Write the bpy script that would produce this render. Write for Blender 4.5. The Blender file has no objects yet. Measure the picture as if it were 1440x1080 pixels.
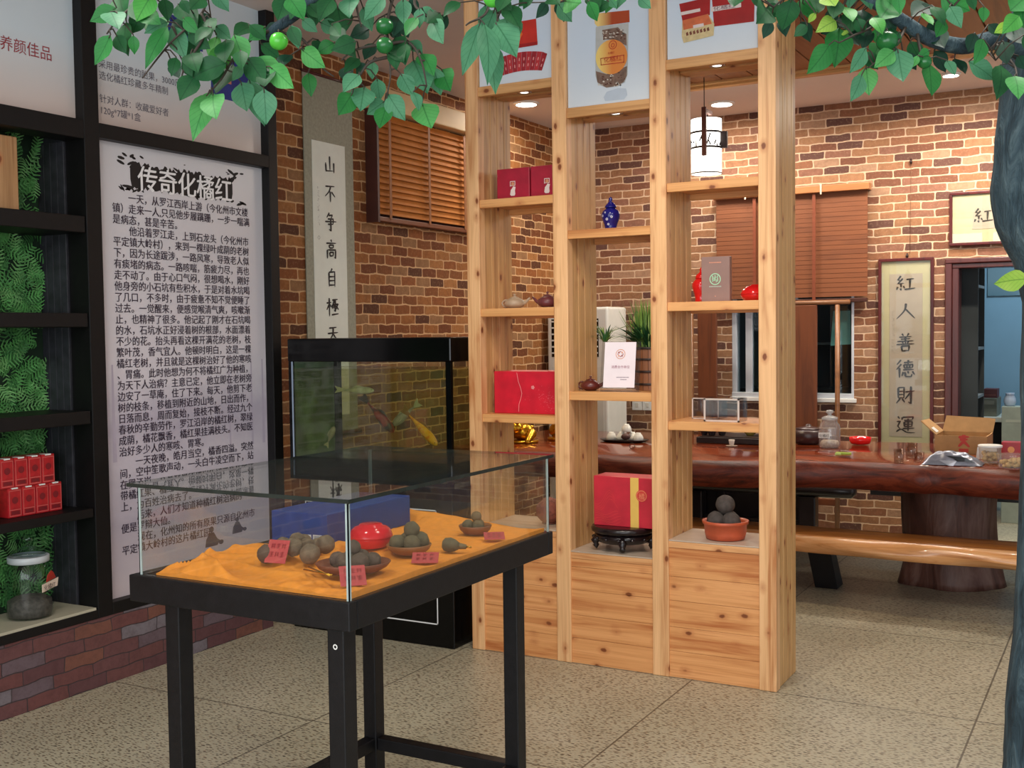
import bpy, bmesh, math, random
from mathutils import Vector, Matrix, noise

SC = bpy.context.scene
COL = SC.collection
PI = math.pi
random.seed(7)

# ------------------------------------------------------------------ camera
FPX = 1587.557
CAM = Vector((0, 0, 1.5))
CR = (Matrix.Rotation(.505763, 3, 'Z') @ Matrix.Rotation(PI / 2 - .0456674, 3, 'X')
      @ Matrix.Rotation(-.0125744, 3, 'Z'))
cd = bpy.data.cameras.new('camera')
cd.sensor_width = 36
cd.lens = FPX * 36 / 1440
cd.clip_start = .05
cam = bpy.data.objects.new('camera', cd)
COL.objects.link(cam)
cam.matrix_world = Matrix.Translation(CAM) @ CR.to_4x4()
SC.camera = cam


def ray(px, py):
    return CR @ Vector(((px - 720) / FPX, -(py - 540) / FPX, -1))


def at(px, py, ax, v):
    """the point of the real plane ax = v that is seen at a pixel of the photo"""
    d = ray(px, py)
    i = 'xyz'.index(ax)
    return CAM + d * ((v - CAM[i]) / d[i])


def atd(px, py, dist):
    return CAM + ray(px, py) * dist


# ------------------------------------------------------------------ world, lights, exposure
SC.view_settings.view_transform = 'Standard'
SC.view_settings.look = 'None'
SC.view_settings.gamma = 1
SC.view_settings.use_curve_mapping = False
SC.view_settings.exposure = 0.25
W = bpy.data.worlds.new('world')
SC.world = W
W.use_nodes = True
W.node_tree.nodes['Background'].inputs[0].default_value = (.86, .93, 1, 1)
W.node_tree.nodes['Background'].inputs[1].default_value = .75


def light(name, kind, loc, power, color=(1, 1, 1), rot=(0, 0, 0), size=.3, size_y=None, spot=None, blend=.6):
    l = bpy.data.lights.new(name, kind)
    l.energy = power
    l.color = color
    if kind == 'AREA':
        l.size = size
        if size_y:
            l.shape = 'RECTANGLE'
            l.size_y = size_y
    elif kind == 'SPOT':
        l.spot_size = spot
        l.spot_blend = blend
        l.shadow_soft_size = size
    else:
        l.shadow_soft_size = size
    o = bpy.data.objects.new(name, l)
    COL.objects.link(o)
    o.location = loc
    o.rotation_euler = rot
    return o


light('shopfront_daylight', 'AREA', (.25, -2.6, 1.7), 150, (.92, .97, 1), (PI / 2, 0, 0), 6, 2.6)
light('front_ceiling_lamp', 'AREA', (-2.0, 1.2, 3.1), 26, (1, .95, .88), (0, 0, 0), .5, .5)
light('front_ceiling_lamp_b', 'AREA', (-.3, 2.6, 3.1), 26, (1, .95, .88), (0, 0, 0), .5, .5)
light('scroll_wall_spot', 'SPOT', (-3.35, 6.2, 3.08), 85, (1, .80, .52), (0, math.radians(-30), 0), .12, spot=math.radians(115), blend=.9)
light('table_lamp_row', 'AREA', (-1.7, 7.9, 3.0), 40, (1, .91, .78), (0, 0, 0), 3.2, .12)
light('wall_wash_right', 'SPOT', (-.75, 7.4, 3.08), 120, (1, .87, .70), (math.radians(28), 0, 0), .05, spot=math.radians(120), blend=.9)
light('shelf_front_lamp', 'SPOT', (-1.6, 3.2, 3.08), 75, (1, .91, .78), (math.radians(20), 0, 0), .08, spot=math.radians(110), blend=.9)
light('back_room_lamp', 'AREA', (-.5, 9.5, 2.9), 26, (.70, .88, 1), (0, 0, 0), .6, .6)


# ------------------------------------------------------------------ materials
def lin(c):
    return tuple((x / 255 / 12.92) if x / 255 <= .04045 else ((x / 255 + .055) / 1.055) ** 2.4 for x in c) + (1,)


class NT:
    def __init__(s, name):
        s.m = bpy.data.materials.new(name)
        s.m.use_nodes = True
        s.t = s.m.node_tree
        s.t.nodes.clear()
        s.out = s.t.nodes.new('ShaderNodeOutputMaterial')

    def n(s, kind, props=None, **ins):
        nd = s.t.nodes.new('ShaderNode' + kind)
        for k, v in (props or {}).items():
            setattr(nd, k, v)
        for k, v in ins.items():
            key = int(k[1:]) if k[0] == '_' and k[1:].isdigit() else k.replace('__', ' ')
            if hasattr(v, 'is_output'):
                s.t.links.new(v, nd.inputs[key])
            else:
                nd.inputs[key].default_value = v
        return nd

    def math(s, op, a, b=None, c=None):
        nd = s.t.nodes.new('ShaderNodeMath')
        nd.operation = op
        for i, v in enumerate((a, b, c)):
            if v is None:
                continue
            if hasattr(v, 'is_output'):
                s.t.links.new(v, nd.inputs[i])
            else:
                nd.inputs[i].default_value = v
        return nd.outputs[0]

    def mix(s, fac, a, b, blend='MIX'):
        nd = s.t.nodes.new('ShaderNodeMix')
        nd.data_type = 'RGBA'
        nd.blend_type = blend
        for i, v in ((0, fac), (6, a), (7, b)):
            if hasattr(v, 'is_output'):
                s.t.links.new(v, nd.inputs[i])
            else:
                nd.inputs[i].default_value = v
        return nd.outputs[2]

    def ramp(s, fac, stops):
        nd = s.t.nodes.new('ShaderNodeValToRGB')
        s.t.links.new(fac, nd.inputs[0])
        el = nd.color_ramp.elements
        while len(el) < len(stops):
            el.new(.5)
        for e, (p, c) in zip(el, stops):
            e.position = p
            e.color = c
        return nd.outputs[0]

    def step(s, v, a, b):
        nd = s.t.nodes.new('ShaderNodeMapRange')
        nd.interpolation_type = 'SMOOTHSTEP'
        s.t.links.new(v, nd.inputs[0])
        nd.inputs[1].default_value = a
        nd.inputs[2].default_value = b
        return nd.outputs[0]

    def coords(s, kind='Object'):
        return s.n('TexCoord').outputs[kind]

    def mapping(s, vec, scale=(1, 1, 1), loc=(0, 0, 0), rot=(0, 0, 0)):
        return s.n('Mapping', None, Vector=vec, Scale=scale, Location=loc, Rotation=rot).outputs[0]

    def noise(s, vec, scale, detail=3, rough=.5, dist=0):
        return s.n('TexNoise', None, Vector=vec, Scale=scale, Detail=detail, Roughness=rough, Distortion=dist).outputs[0]

    def bump(s, h, strength=.3, dist=.01):
        return s.n('Bump', None, Height=h, Strength=strength, Distance=dist).outputs[0]

    def finish(s, color, rough=.5, metal=0., normal=None, spec=.5, coat=0, emit=None, estr=0, trans=0, sss=0):
        p = s.n('BsdfPrincipled')
        def put(k, v):
            if hasattr(v, 'is_output'):
                s.t.links.new(v, p.inputs[k])
            else:
                p.inputs[k].default_value = v
        put('Base Color', color)
        put('Roughness', rough)
        put('Metallic', metal)
        put('Specular IOR Level', spec)
        put('Coat Weight', coat)
        if trans:
            put('Transmission Weight', trans)
        if emit is not None:
            put('Emission Color', emit)
            put('Emission Strength', estr)
        if normal is not None:
            put('Normal', normal)
        s.t.links.new(p.outputs[0], s.out.inputs[0])
        return s.m


MC = {}


def soft(c, rough=.5, var=.1, scale=14, metal=0, spec=.5, coat=0, bump=0):
    """a plain painted/ceramic/paper surface with a little procedural variation"""
    key = (c, rough, var, scale, metal, spec, coat, bump)
    if key in MC:
        return MC[key]
    t = NT('surface')
    b = lin(c)
    n = t.noise(t.coords(), scale, 4)
    d = tuple(x * (1 - var) for x in b[:3]) + (1,)
    e = tuple(min(1, x * (1 + var)) for x in b[:3]) + (1,)
    col = t.ramp(n, [(.3, d), (.7, e)])
    nm = t.bump(t.noise(t.coords(), scale * 6, 3), bump, .004) if bump else None
    MC[key] = t.finish(col, rough, metal, nm, spec, coat)
    return MC[key]


def pine(axis, tint=(226, 176, 124), dark=(184, 120, 70), name='pine'):
    key = (axis, tint, dark)
    if key in MC:
        return MC[key]
    t = NT(name)
    oi = t.n('ObjectInfo').outputs['Random']
    off = t.n('CombineXYZ', None, X=t.math('MULTIPLY', oi, 13.), Y=t.math('MULTIPLY', oi, 7.), Z=t.math('MULTIPLY', oi, 5.)).outputs[0]
    v = t.n('VectorMath', {'operation': 'ADD'}, _0=t.coords(), _1=off).outputs[0]
    sc = [22, 22, 22]
    sc['xyz'.index(axis)] = 1.1
    g = t.mapping(v, sc)
    n1 = t.noise(g, 1.0, 4, .6, .6)
    sc2 = [160, 160, 160]
    sc2['xyz'.index(axis)] = 2.5
    n2 = t.noise(t.mapping(v, sc2), 1.0, 2)
    col = t.ramp(n1, [(.30, lin(dark)), (.47, lin(tint)), (.6, lin(tuple(min(255, x + 12) for x in tint))), (.78, lin(tuple((a + b) / 2 for a, b in zip(tint, dark))))])
    col = t.mix(t.math('MULTIPLY', t.step(n2, .52, .72), .35), col, lin(dark))
    ks = [14, 14, 14]
    ks['xyz'.index(axis)] = 8.5
    vo = t.n('TexVoronoi', None, Vector=t.mapping(v, ks), Scale=1.0)
    d = t.math('ADD', vo.outputs['Distance'], t.math('MULTIPLY', t.math('SUBTRACT', t.noise(v, 60, 2), .5), .09))
    pick = t.math('GREATER_THAN', t.n('SeparateColor', None, Color=vo.outputs['Color']).outputs[0], .08)
    k = t.math('MULTIPLY', t.math('SUBTRACT', 1, t.step(d, .08, .16)), pick)
    ring = t.math('MULTIPLY', t.math('SUBTRACT', 1, t.step(d, .10, .36)), .5)
    col = t.mix(t.math('MULTIPLY', ring, pick), col, lin((178, 104, 58)))
    col = t.mix(k, col, lin((126, 66, 30)))
    MC[key] = t.finish(col, .42, 0, t.bump(n2, .12, .003))
    return MC[key]


def brick(name, plane, bw, bh, mortar, cols, mcol, warp=.008, bump=.5):
    """bricks laid in the plane ('xz' or 'yz'), each its own tone"""
    t = NT(name)
    p = t.coords()
    wob = t.n('VectorMath', {'operation': 'SUBTRACT'}, _0=t.n('TexNoise', None, Vector=p, Scale=9., Detail=2.).outputs['Color'], _1=(.5, .5, .5)).outputs[0]
    p2 = t.n('VectorMath', {'operation': 'MULTIPLY_ADD'}, _0=wob, _1=(warp * 3,) * 3, _2=p).outputs[0]
    s = t.n('SeparateXYZ', None, Vector=p2)
    u = s.outputs['X' if plane[0] == 'x' else 'Y']
    v = s.outputs['Z']
    rv = t.math('DIVIDE', v, bh)
    row = t.math('FLOOR', rv)
    fv = t.math('SUBTRACT', rv, row)
    rn = t.n('TexWhiteNoise', {'noise_dimensions': '1D'}, W=row).outputs['Value']
    ru = t.math('ADD', t.math('DIVIDE', u, bw), t.math('ADD', t.math('MULTIPLY', row, .5), t.math('MULTIPLY', rn, .3)))
    colm = t.math('FLOOR', ru)
    fu = t.math('SUBTRACT', ru, colm)
    # distance to the brick's edge, in metres
    du = t.math('MULTIPLY', t.math('MINIMUM', fu, t.math('SUBTRACT', 1, fu)), bw)
    dv = t.math('MULTIPLY', t.math('MINIMUM', fv, t.math('SUBTRACT', 1, fv)), bh)
    r = mortar * 2.2
    qa = t.math('MAXIMUM', t.math('SUBTRACT', r, du), 0)
    qb = t.math('MAXIMUM', t.math('SUBTRACT', r, dv), 0)
    dd = t.math('SUBTRACT', r, t.math('SQRT', t.math('ADD', t.math('MULTIPLY', qa, qa), t.math('MULTIPLY', qb, qb))))
    fine = t.noise(p, 60, 4, .65)
    dd = t.math('ADD', dd, t.math('MULTIPLY', t.math('SUBTRACT', fine, .5), mortar * .9))
    mask = t.step(dd, mortar * .45, mortar * .95)
    cid = t.n('CombineXYZ', None, X=colm, Y=row, Z=0.).outputs[0]
    wn = t.n('TexWhiteNoise', {'noise_dimensions': '2D'}, Vector=cid).outputs['Value']
    st = [(i / len(cols), lin(c)) for i, c in enumerate(cols)]
    nd = t.ramp(wn, st)
    nd.node.color_ramp.interpolation = 'CONSTANT'
    blot = t.noise(p, 22, 4, .7)
    c = t.mix(t.math('MULTIPLY', t.step(blot, .35, .75), .38), nd, lin(tuple(x * .62 for x in cols[0])))
    c = t.mix(t.math('MULTIPLY', t.step(fine, .5, .8), .3), c, lin(mcol))
    c = t.mix(mask, lin(mcol), c)
    h = t.math('ADD', t.math('MULTIPLY', mask, .8), t.math('MULTIPLY', fine, .25))
    return t.finish(c, .75, 0, t.bump(h, bump, .008), .25)


def floor_mat():
    t = NT('terrazzo')
    p = t.coords()
    big = t.noise(p, 1.3, 4, .6)
    base = t.ramp(big, [(.3, lin((158, 153, 131))), (.7, lin((180, 174, 152)))])
    f1 = t.noise(p, 120, 2)
    base = t.mix(t.math('MULTIPLY', t.step(f1, .45, .75), .45), base, lin((206, 192, 164)))
    for sc, rot, th, cc, amt in ((24, .5, .20, (62, 46, 34), .85), (29, 1.9, .17, (80, 62, 48), .85), (20, -.6, .13, (46, 36, 30), .9), (26, 1.1, .16, (120, 90, 60), .7)):
        v = t.mapping(p, (1, 2.8, 1), (sc * .13, .3, 0), (0, 0, rot))
        vo = t.n('TexVoronoi', {'voronoi_dimensions': '2D'}, Vector=v, Scale=float(sc))
        m = t.math('SUBTRACT', 1, t.step(vo.outputs['Distance'], th * .6, th * 1.25))
        pick = t.math('GREATER_THAN', t.n('SeparateColor', None, Color=vo.outputs['Color']).outputs[1], .35)
        base = t.mix(t.math('MULTIPLY', t.math('MULTIPLY', m, pick), amt), base, lin(cc))
    s = t.n('SeparateXYZ', None, Vector=p)
    lines = None
    for o, off, per in (('X', .52, 1.135), ('Y', -3.405, 1.143)):
        q = t.math('DIVIDE', t.math('ADD', s.outputs[o], off), per)
        fr = t.math('ABSOLUTE', t.math('SUBTRACT', t.math('FRACT', t.math('ADD', q, .5)), .5))
        l = t.math('SUBTRACT', 1, t.step(fr, .0022, .0042))
        lines = l if lines is None else t.math('MAXIMUM', lines, l)
    base = t.mix(t.math('MULTIPLY', lines, .75), base, lin((58, 48, 38)))
    rg = t.math('ADD', .26, t.math('MULTIPLY', big, .18))
    return t.finish(base, rg, 0, t.bump(t.math('SUBTRACT', 1, lines), .25, .002), .45)


def glass(name, tint=(1, 1, 1, 1), ior=1.45, haze=0, hazec=(.5, .5, .5, 1)):
    t = NT(name)
    back = t.n('NewGeometry').outputs['Backfacing']
    fr = t.n('Fresnel', None, IOR=t.math('ADD', ior, t.math('MULTIPLY', back, 1 / ior - ior))).outputs[0]
    fr = t.math('ADD', fr, t.math('MULTIPLY', t.noise(t.coords(), 3, 2), .012))
    tr = t.n('BsdfTransparent', None, Color=tint).outputs[0]
    if haze:
        df = t.n('BsdfDiffuse', None, Color=hazec).outputs[0]
        tr = t.n('MixShader', None, Fac=haze, _1=tr, _2=df).outputs[0]
    gl = t.n('BsdfGlossy', None, Roughness=.015).outputs[0]
    mx = t.n('MixShader', None, Fac=fr, _1=tr, _2=gl).outputs[0]
    t.t.links.new(mx, t.out.inputs[0])
    return t.m


def glow(name, c, strength):
    t = NT(name)
    n = t.noise(t.coords(), 6, 2)
    col = t.ramp(n, [(.2, lin(c)), (.8, lin(tuple(min(255, x + 6) for x in c)))])
    return t.finish(col, .5, emit=lin(c), estr=strength)


def wood(name, axis, a, b, rough=.3, coat=0, sc=14):
    t = NT(name)
    v = t.coords()
    s = [sc] * 3
    s['xyz'.index(axis)] = sc * .09
    n = t.noise(t.mapping(v, s), 1.0, 5, .6, .8)
    col = t.ramp(n, [(.28, lin(b)), (.5, lin(a)), (.7, lin(tuple((x + y) / 2 for x, y in zip(a, b))))])
    return t.finish(col, rough, 0, t.bump(n, .1, .003), .5, coat)


M_floor = floor_mat()
M_brick_l = brick('brick_wallpaper_side', 'yz', .172, .0625, .0062,
                  [(142, 86, 46), (158, 102, 56), (116, 66, 38), (168, 114, 66), (90, 54, 36), (152, 112, 76), (146, 88, 48), (132, 80, 44)], (208, 168, 124))
M_brick_b = brick('brick_wallpaper_back', 'xz', .192, .0585, .0062,
                  [(138, 92, 66), (150, 106, 76), (114, 72, 54), (162, 126, 100), (92, 62, 54), (144, 102, 72), (134, 92, 74), (156, 114, 82)], (200, 170, 142))
M_brick_p = brick('plinth_brick', 'yz', .2, .057, .003,
                  [(108, 70, 68), (118, 76, 70), (96, 64, 66), (118, 110, 116), (106, 70, 70), (120, 78, 66), (104, 88, 94), (108, 68, 66)], (66, 56, 58))
M_ceil = soft((216, 206, 202), .8, .03, 2)
M_black = soft((12, 11, 12), .5, .25, 30, spec=.3, bump=.05)
M_blackgloss = soft((8, 8, 9), .14, .2, 10, spec=.3)
M_blackwood = soft((16, 15, 18), .5, .3, 40, spec=.35, bump=.1)
M_redwood = wood('dark_red_frame', 'z', (84, 26, 24), (48, 14, 16), .3)
M_glass = glass('clear_glass', (.97, .985, .975, 1), 1.5, .009, (.6, .62, .6, 1))
M_glasstop = glass('sheet_glass', (.90, .94, .92, 1), 1.55, .018, (.5, .55, .52, 1))
M_glassedge = soft((92, 122, 112), .15, .15, 20)
M_white = soft((228, 228, 224), .5, .04)
M_paper = soft((236, 238, 232), .7, .03, 5)
M_ink = soft((22, 18, 20), .6, .1)
M_textpurple = soft((54, 40, 58), .6, .1)
M_gold = soft((214, 160, 48), .25, .25, 30, metal=.9)
M_steel = soft((190, 192, 195), .25, .1, 20, metal=.9)
M_red = soft((196, 26, 34), .3, .1)
M_alu = soft((206, 212, 220), .35, .06, 10, metal=.3)


# ------------------------------------------------------------------ mesh building
class MB:
    def __init__(s):
        s.v, s.f, s.m, s.s = [], [], [], []

    def add(s, vs, fs, m=0, smooth=False):
        o = len(s.v)
        s.v += [tuple(p) for p in vs]
        s.f += [tuple(i + o for i in f) for f in fs]
        s.m += [m] * len(fs)
        s.s += [smooth] * len(fs)
        return s

    def box(s, x0, x1, y0, y1, z0, z1, m=0):
        x0, x1 = min(x0, x1), max(x0, x1)
        y0, y1 = min(y0, y1), max(y0, y1)
        z0, z1 = min(z0, z1), max(z0, z1)
        return s.add([(x0, y0, z0), (x1, y0, z0), (x1, y1, z0), (x0, y1, z0), (x0, y0, z1), (x1, y0, z1), (x1, y1, z1), (x0, y1, z1)],
                     [(0, 3, 2, 1), (4, 5, 6, 7), (0, 1, 5, 4), (1, 2, 6, 5), (2, 3, 7, 6), (3, 0, 4, 7)], m)

    def lathe(s, prof, c=(0, 0, 0), seg=24, m=0, smooth=True, sx=1, sy=1, closed=False):
        vs, fs = [], []
        prof = list(prof) + ([prof[0]] if closed else [])
        n = len(prof)
        for r, z in prof:
            for k in range(seg):
                a = 2 * PI * k / seg
                vs.append((c[0] + max(r, 1e-4) * sx * math.cos(a), c[1] + max(r, 1e-4) * sy * math.sin(a), c[2] + z))
        for i in range(n - 1):
            for k in range(seg):
                k2 = (k + 1) % seg
                fs.append((i * seg + k, i * seg + k2, (i + 1) * seg + k2, (i + 1) * seg + k))
        if not closed:
            fs.append(tuple(range(seg - 1, -1, -1)))
            fs.append(tuple((n - 1) * seg + k for k in range(seg)))
        return s.add(vs, fs, m, smooth)

    def ball(s, c, r, m=0, sc=(1, 1, 1), seg=18, rings=10, lump=0, seed=0):
        vs, fs = [], []
        for i in range(rings + 1):
            th = PI * i / rings
            for k in range(seg):
                a = 2 * PI * k / seg
                d = Vector((math.sin(th) * math.cos(a), math.sin(th) * math.sin(a), -math.cos(th)))
                q = r * (1 + lump * noise.noise(d * 2.2 + Vector((seed, seed * 1.7, 0)))) if lump else r
                vs.append((c[0] + d.x * q * sc[0], c[1] + d.y * q * sc[1], c[2] + d.z * q * sc[2]))
        for i in range(rings):
            for k in range(seg):
                k2 = (k + 1) % seg
                fs.append((i * seg + k, i * seg + k2, (i + 1) * seg + k2, (i + 1) * seg + k))
        return s.add(vs, fs, m, True)

    def tube(s, pts, rad, seg=8, m=0, smooth=True, flat=1.0):
        pts = [Vector(p) for p in pts]
        n = len(pts)
        rs = rad if isinstance(rad, (list, tuple)) else [rad] * n
        vs, fs = [], []
        up = None
        for i, p in enumerate(pts):
            t = (pts[min(i + 1, n - 1)] - pts[max(i - 1, 0)]).normalized()
            if up is None:
                up = Vector((0, 0, 1)) if abs(t.z) < .9 else Vector((1, 0, 0))
            a = t.cross(up)
            if a.length < 1e-5:
                a = t.cross(Vector((0, 1, 0)))
            a.normalize()
            b = a.cross(t).normalized()
            up = b
            for k in range(seg):
                g = 2 * PI * k / seg
                vs.append(p + a * math.cos(g) * rs[i] + b * math.sin(g) * rs[i] * flat)
        for i in range(n - 1):
            for k in range(seg):
                k2 = (k + 1) % seg
                fs.append((i * seg + k, i * seg + k2, (i + 1) * seg + k2, (i + 1) * seg + k))
        fs.append(tuple(range(seg - 1, -1, -1)))
        fs.append(tuple((n - 1) * seg + k for k in range(seg)))
        return s.add(vs, fs, m, smooth)

    def prism(s, pts, O, R, U, depth=0, m=0):
        """polygon pts (2D) in the plane O + R*x + U*y; depth extrudes along R x U"""
        O, R, U = Vector(O), Vector(R), Vector(U)
        N = R.cross(U)
        k = len(pts)
        a = [O + R * x + U * y for x, y in pts]
        if not depth:
            return s.add(a, [tuple(range(k))], m)
        b = [p + N * depth for p in a]
        fs = [tuple(range(k - 1, -1, -1)), tuple(range(k, 2 * k))]
        fs += [(i, (i + 1) % k, k + (i + 1) % k, k + i) for i in range(k)]
        return s.add(a + b, fs, m)

    def rect(s, x0, x1, y0, y1, O, R, U, m=0, depth=0):
        return s.prism([(x0, y0), (x1, y0), (x1, y1), (x0, y1)], O, R, U, depth, m)

    def ring(s, cx, cy, r0, r1, O, R, U, m=0, seg=32):
        O, R, U = Vector(O), Vector(R), Vector(U)
        vs = []
        for r in (r0, r1):
            for k in range(seg):
                a = 2 * PI * k / seg
                vs.append(O + R * (cx + r * math.cos(a)) + U * (cy + r * math.sin(a)))
        return s.add(vs, [(k, seg + k, seg + (k + 1) % seg, (k + 1) % seg) for k in range(seg)], m)

    def disc(s, cx, cy, r, O, R, U, m=0, seg=28, ry=None):
        return s.prism([(cx + r * math.cos(2 * PI * k / seg), cy + (ry or r) * math.sin(2 * PI * k / seg)) for k in range(seg)], O, R, U, 0, m)

    def text(s, body, x, y, size, O, R, U, m=0, sx=1.0, align='LEFT', space=1.0, bold=.0):
        O, R, U = Vector(O), Vector(R), Vector(U)
        cu = bpy.data.curves.new('lettering', 'FONT')
        cu.body = body
        cu.size = size
        cu.resolution_u = 2
        cu.align_x = align
        cu.space_character = space
        ob = bpy.data.objects.new('lettering', cu)
        COL.objects.link(ob)
        me = bpy.data.meshes.new_from_object(ob.evaluated_get(bpy.context.evaluated_depsgraph_get()))
        fs = [tuple(p.vertices) for p in me.polygons]
        N = R.cross(U)
        for dx, dy, dn in ((0, 0, 0),) if not bold else ((-bold, -bold * .6, 0), (bold, bold * .6, .0007)):
            s.add([O + N * dn + R * (x + p.co.x * sx + dx * size) + U * (y + p.co.y + dy * size) for p in me.vertices], fs, m)
        bpy.data.meshes.remove(me)
        bpy.data.objects.remove(ob)
        bpy.data.curves.remove(cu)
        return s

    def brush(s, strokes, x, y, size, O, R, U, m=0, wt=.055):
        """a brushed character: strokes on a 0-100 grid, y downwards"""
        O, R, U = Vector(O), Vector(R), Vector(U)
        N = R.cross(U)
        for si, st in enumerate(strokes):
            P = [Vector((a / 100 * size + x, y - b / 100 * size)) for a, b in st]
            q = []
            for i in range(len(P) - 1):
                p0 = P[max(i - 1, 0)]
                p3 = P[min(i + 2, len(P) - 1)]
                turn = 1
                if 0 < i and (P[i] - p0).length > 0 and (P[i] - p0).normalized().dot((P[i + 1] - P[i]).normalized()) < .5:
                    p0 = P[i] - (P[i + 1] - P[i])
                if i + 2 < len(P) and (P[i + 1] - P[i]).normalized().dot((p3 - P[i + 1]).normalized()) < .5:
                    p3 = P[i + 1] + (P[i + 1] - P[i])
                for k in range(6):
                    u = k / 6
                    q.append(.5 * ((2 * P[i]) + (-p0 + P[i + 1]) * u + (2 * p0 - 5 * P[i] + 4 * P[i + 1] - p3) * u * u + (-p0 + 3 * P[i] - 3 * P[i + 1] + p3) * u ** 3))
            q.append(P[-1])
            n = len(q)
            L, Rr = [], []
            w0 = size * wt
            for i, p in enumerate(q):
                t = (q[min(i + 1, n - 1)] - q[max(i - 1, 0)])
                t = t.normalized() if t.length > 0 else Vector((1, 0))
                nn = Vector((-t.y, t.x))
                u = i / (n - 1)
                dirx = abs(t.x)
                w = w0 * (1.15 - .42 * dirx) * (.55 + .75 * (1 - u) ** .7 if u < .85 else .74 * (1.12 - u) / .27)
                if u < .06:
                    w *= .6
                L.append(p + nn * w)
                Rr.append(p - nn * w)
            vs = [O + R * p.x + U * p.y + N * (.0002 * si) for p in L + Rr]
            s.add(vs, [(i, n + i, n + i + 1, i + 1) for i in range(n - 1)], m)
        return s

    def build(s, name, mats, parent=None, bevel=0, world=True, seg=2, sub=0):
        me = bpy.data.meshes.new(name)
        off = Vector((0, 0, 0))
        if parent is not None and world:
            r = parent
            while r.parent:
                r = r.parent
            off = Vector(r.location)
        me.from_pydata([tuple(Vector(p) - off) for p in s.v], [], s.f)
        mats = mats if isinstance(mats, (list, tuple)) else [mats]
        for m in mats:
            me.materials.append(m)
        me.polygons.foreach_set('material_index', s.m)
        me.polygons.foreach_set('use_smooth', s.s)
        me.update()
        o = bpy.data.objects.new(name, me)
        COL.objects.link(o)
        if parent is not None:
            o.parent = parent
        if bevel:
            b = o.modifiers.new('bevel', 'BEVEL')
            b.width = bevel
            b.segments = seg
            b.limit_method = 'ANGLE'
        if sub:
            u = o.modifiers.new('sub', 'SUBSURF')
            u.levels = u.render_levels = sub
        return o


def tag(o, label, cat, group=None):
    o['label'] = label
    o['category'] = cat
    if group:
        o['group'] = group
    return o


def thing(name, label, cat, loc=(0, 0, 0), rz=0, group=None):
    o = bpy.data.objects.new(name, None)
    COL.objects.link(o)
    o.location = loc
    o.rotation_euler = (0, 0, rz)
    return tag(o, label, cat, group)


def struct(o):
    o['kind'] = 'structure'
    return o


def dup(root, loc, rz, label, group=None):
    r = root.copy()
    COL.objects.link(r)
    r.location = loc
    r.rotation_euler = (0, 0, rz)
    r['label'] = label
    if group:
        r['group'] = group
    for ch in list(root.children):
        c = ch.copy()
        COL.objects.link(c)
        c.parent = r
        for g in list(ch.children):
            d = g.copy()
            COL.objects.link(d)
            d.parent = c
    return r


X1, Y1, Z1 = Vector((1, 0, 0)), Vector((0, 1, 0)), Vector((0, 0, 1))

# ================================================================== THE SETTING
XW, YB, ZC = -4.18, 8.5, 3.15
struct(MB().box(-4.3, 4.2, -3.2, 11.2, -.1, 0).build('floor', M_floor))
b = MB()
b.box(-4.32, XW, -3.2, YB + .12, 0, ZC)
struct(b.build('wall_left', M_brick_l))
WX0, WX1, WZ0, WZ1 = -2.75, -1.823, .985, 1.9      # window opening
DX0, DX1, DZ = -1.19, -.12, 1.98                    # doorway
b = MB()
b.box(XW, WX0, YB, YB + .12, 0, ZC)
b.box(WX0, WX1, YB, YB + .12, 0, WZ0)
b.box(WX0, WX1, YB, YB + .12, WZ1, ZC)
b.box(WX1, DX0, YB, YB + .12, 0, ZC)
b.box(DX0, DX1, YB, YB + .12, DZ, ZC)
b.box(DX1, 4.2, YB, YB + .12, 0, ZC)
struct(b.build('wall_back', M_brick_b))
struct(MB().box(-4.32, 4.2, -3.2, 11.2, ZC, ZC + .1).build('ceiling', M_ceil))
# plank soffit over the tea corner with its fascia
b = MB()
for i in range(34):
    x = -2.72 + i * .2
    b.box(x, x + .192, 4.9, 7.06, 3.09, 3.12)
struct(b.build('trim_1', wood('soffit_planks', 'y', (138, 84, 42), (92, 50, 24), .5), bevel=.004))
b = MB().box(-2.74, 4.2, 7.06, 7.12, 3.06, ZC)
b.box(-2.74, 4.2, 7.02, 7.06, 3.075, 3.12)
struct(b.build('trim_2', pine('x', (196, 148, 92), (150, 98, 52)), bevel=.004))
# brick plinth under the built-in unit
struct(MB().box(XW, -3.885, 1.2, 4.44, 0, .297).build('trim_3', M_brick_p))
# the room behind
M_backwall = soft((132, 170, 192), .8, .05, 3)
M_darkroom = soft((40, 46, 48), .8, .2, 4)
struct(MB().box(-4.3, 4.2, 10.6, 10.7, 0, ZC).build('wall_far', M_backwall))
struct(MB().box(-1.26, -1.2, 8.62, 10.6, 0, ZC).build('wall_divider', M_darkroom))
struct(MB().box(-3.6, -1.26, 10.0, 10.06, 0, ZC).build('wall_store', M_darkroom))

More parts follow.
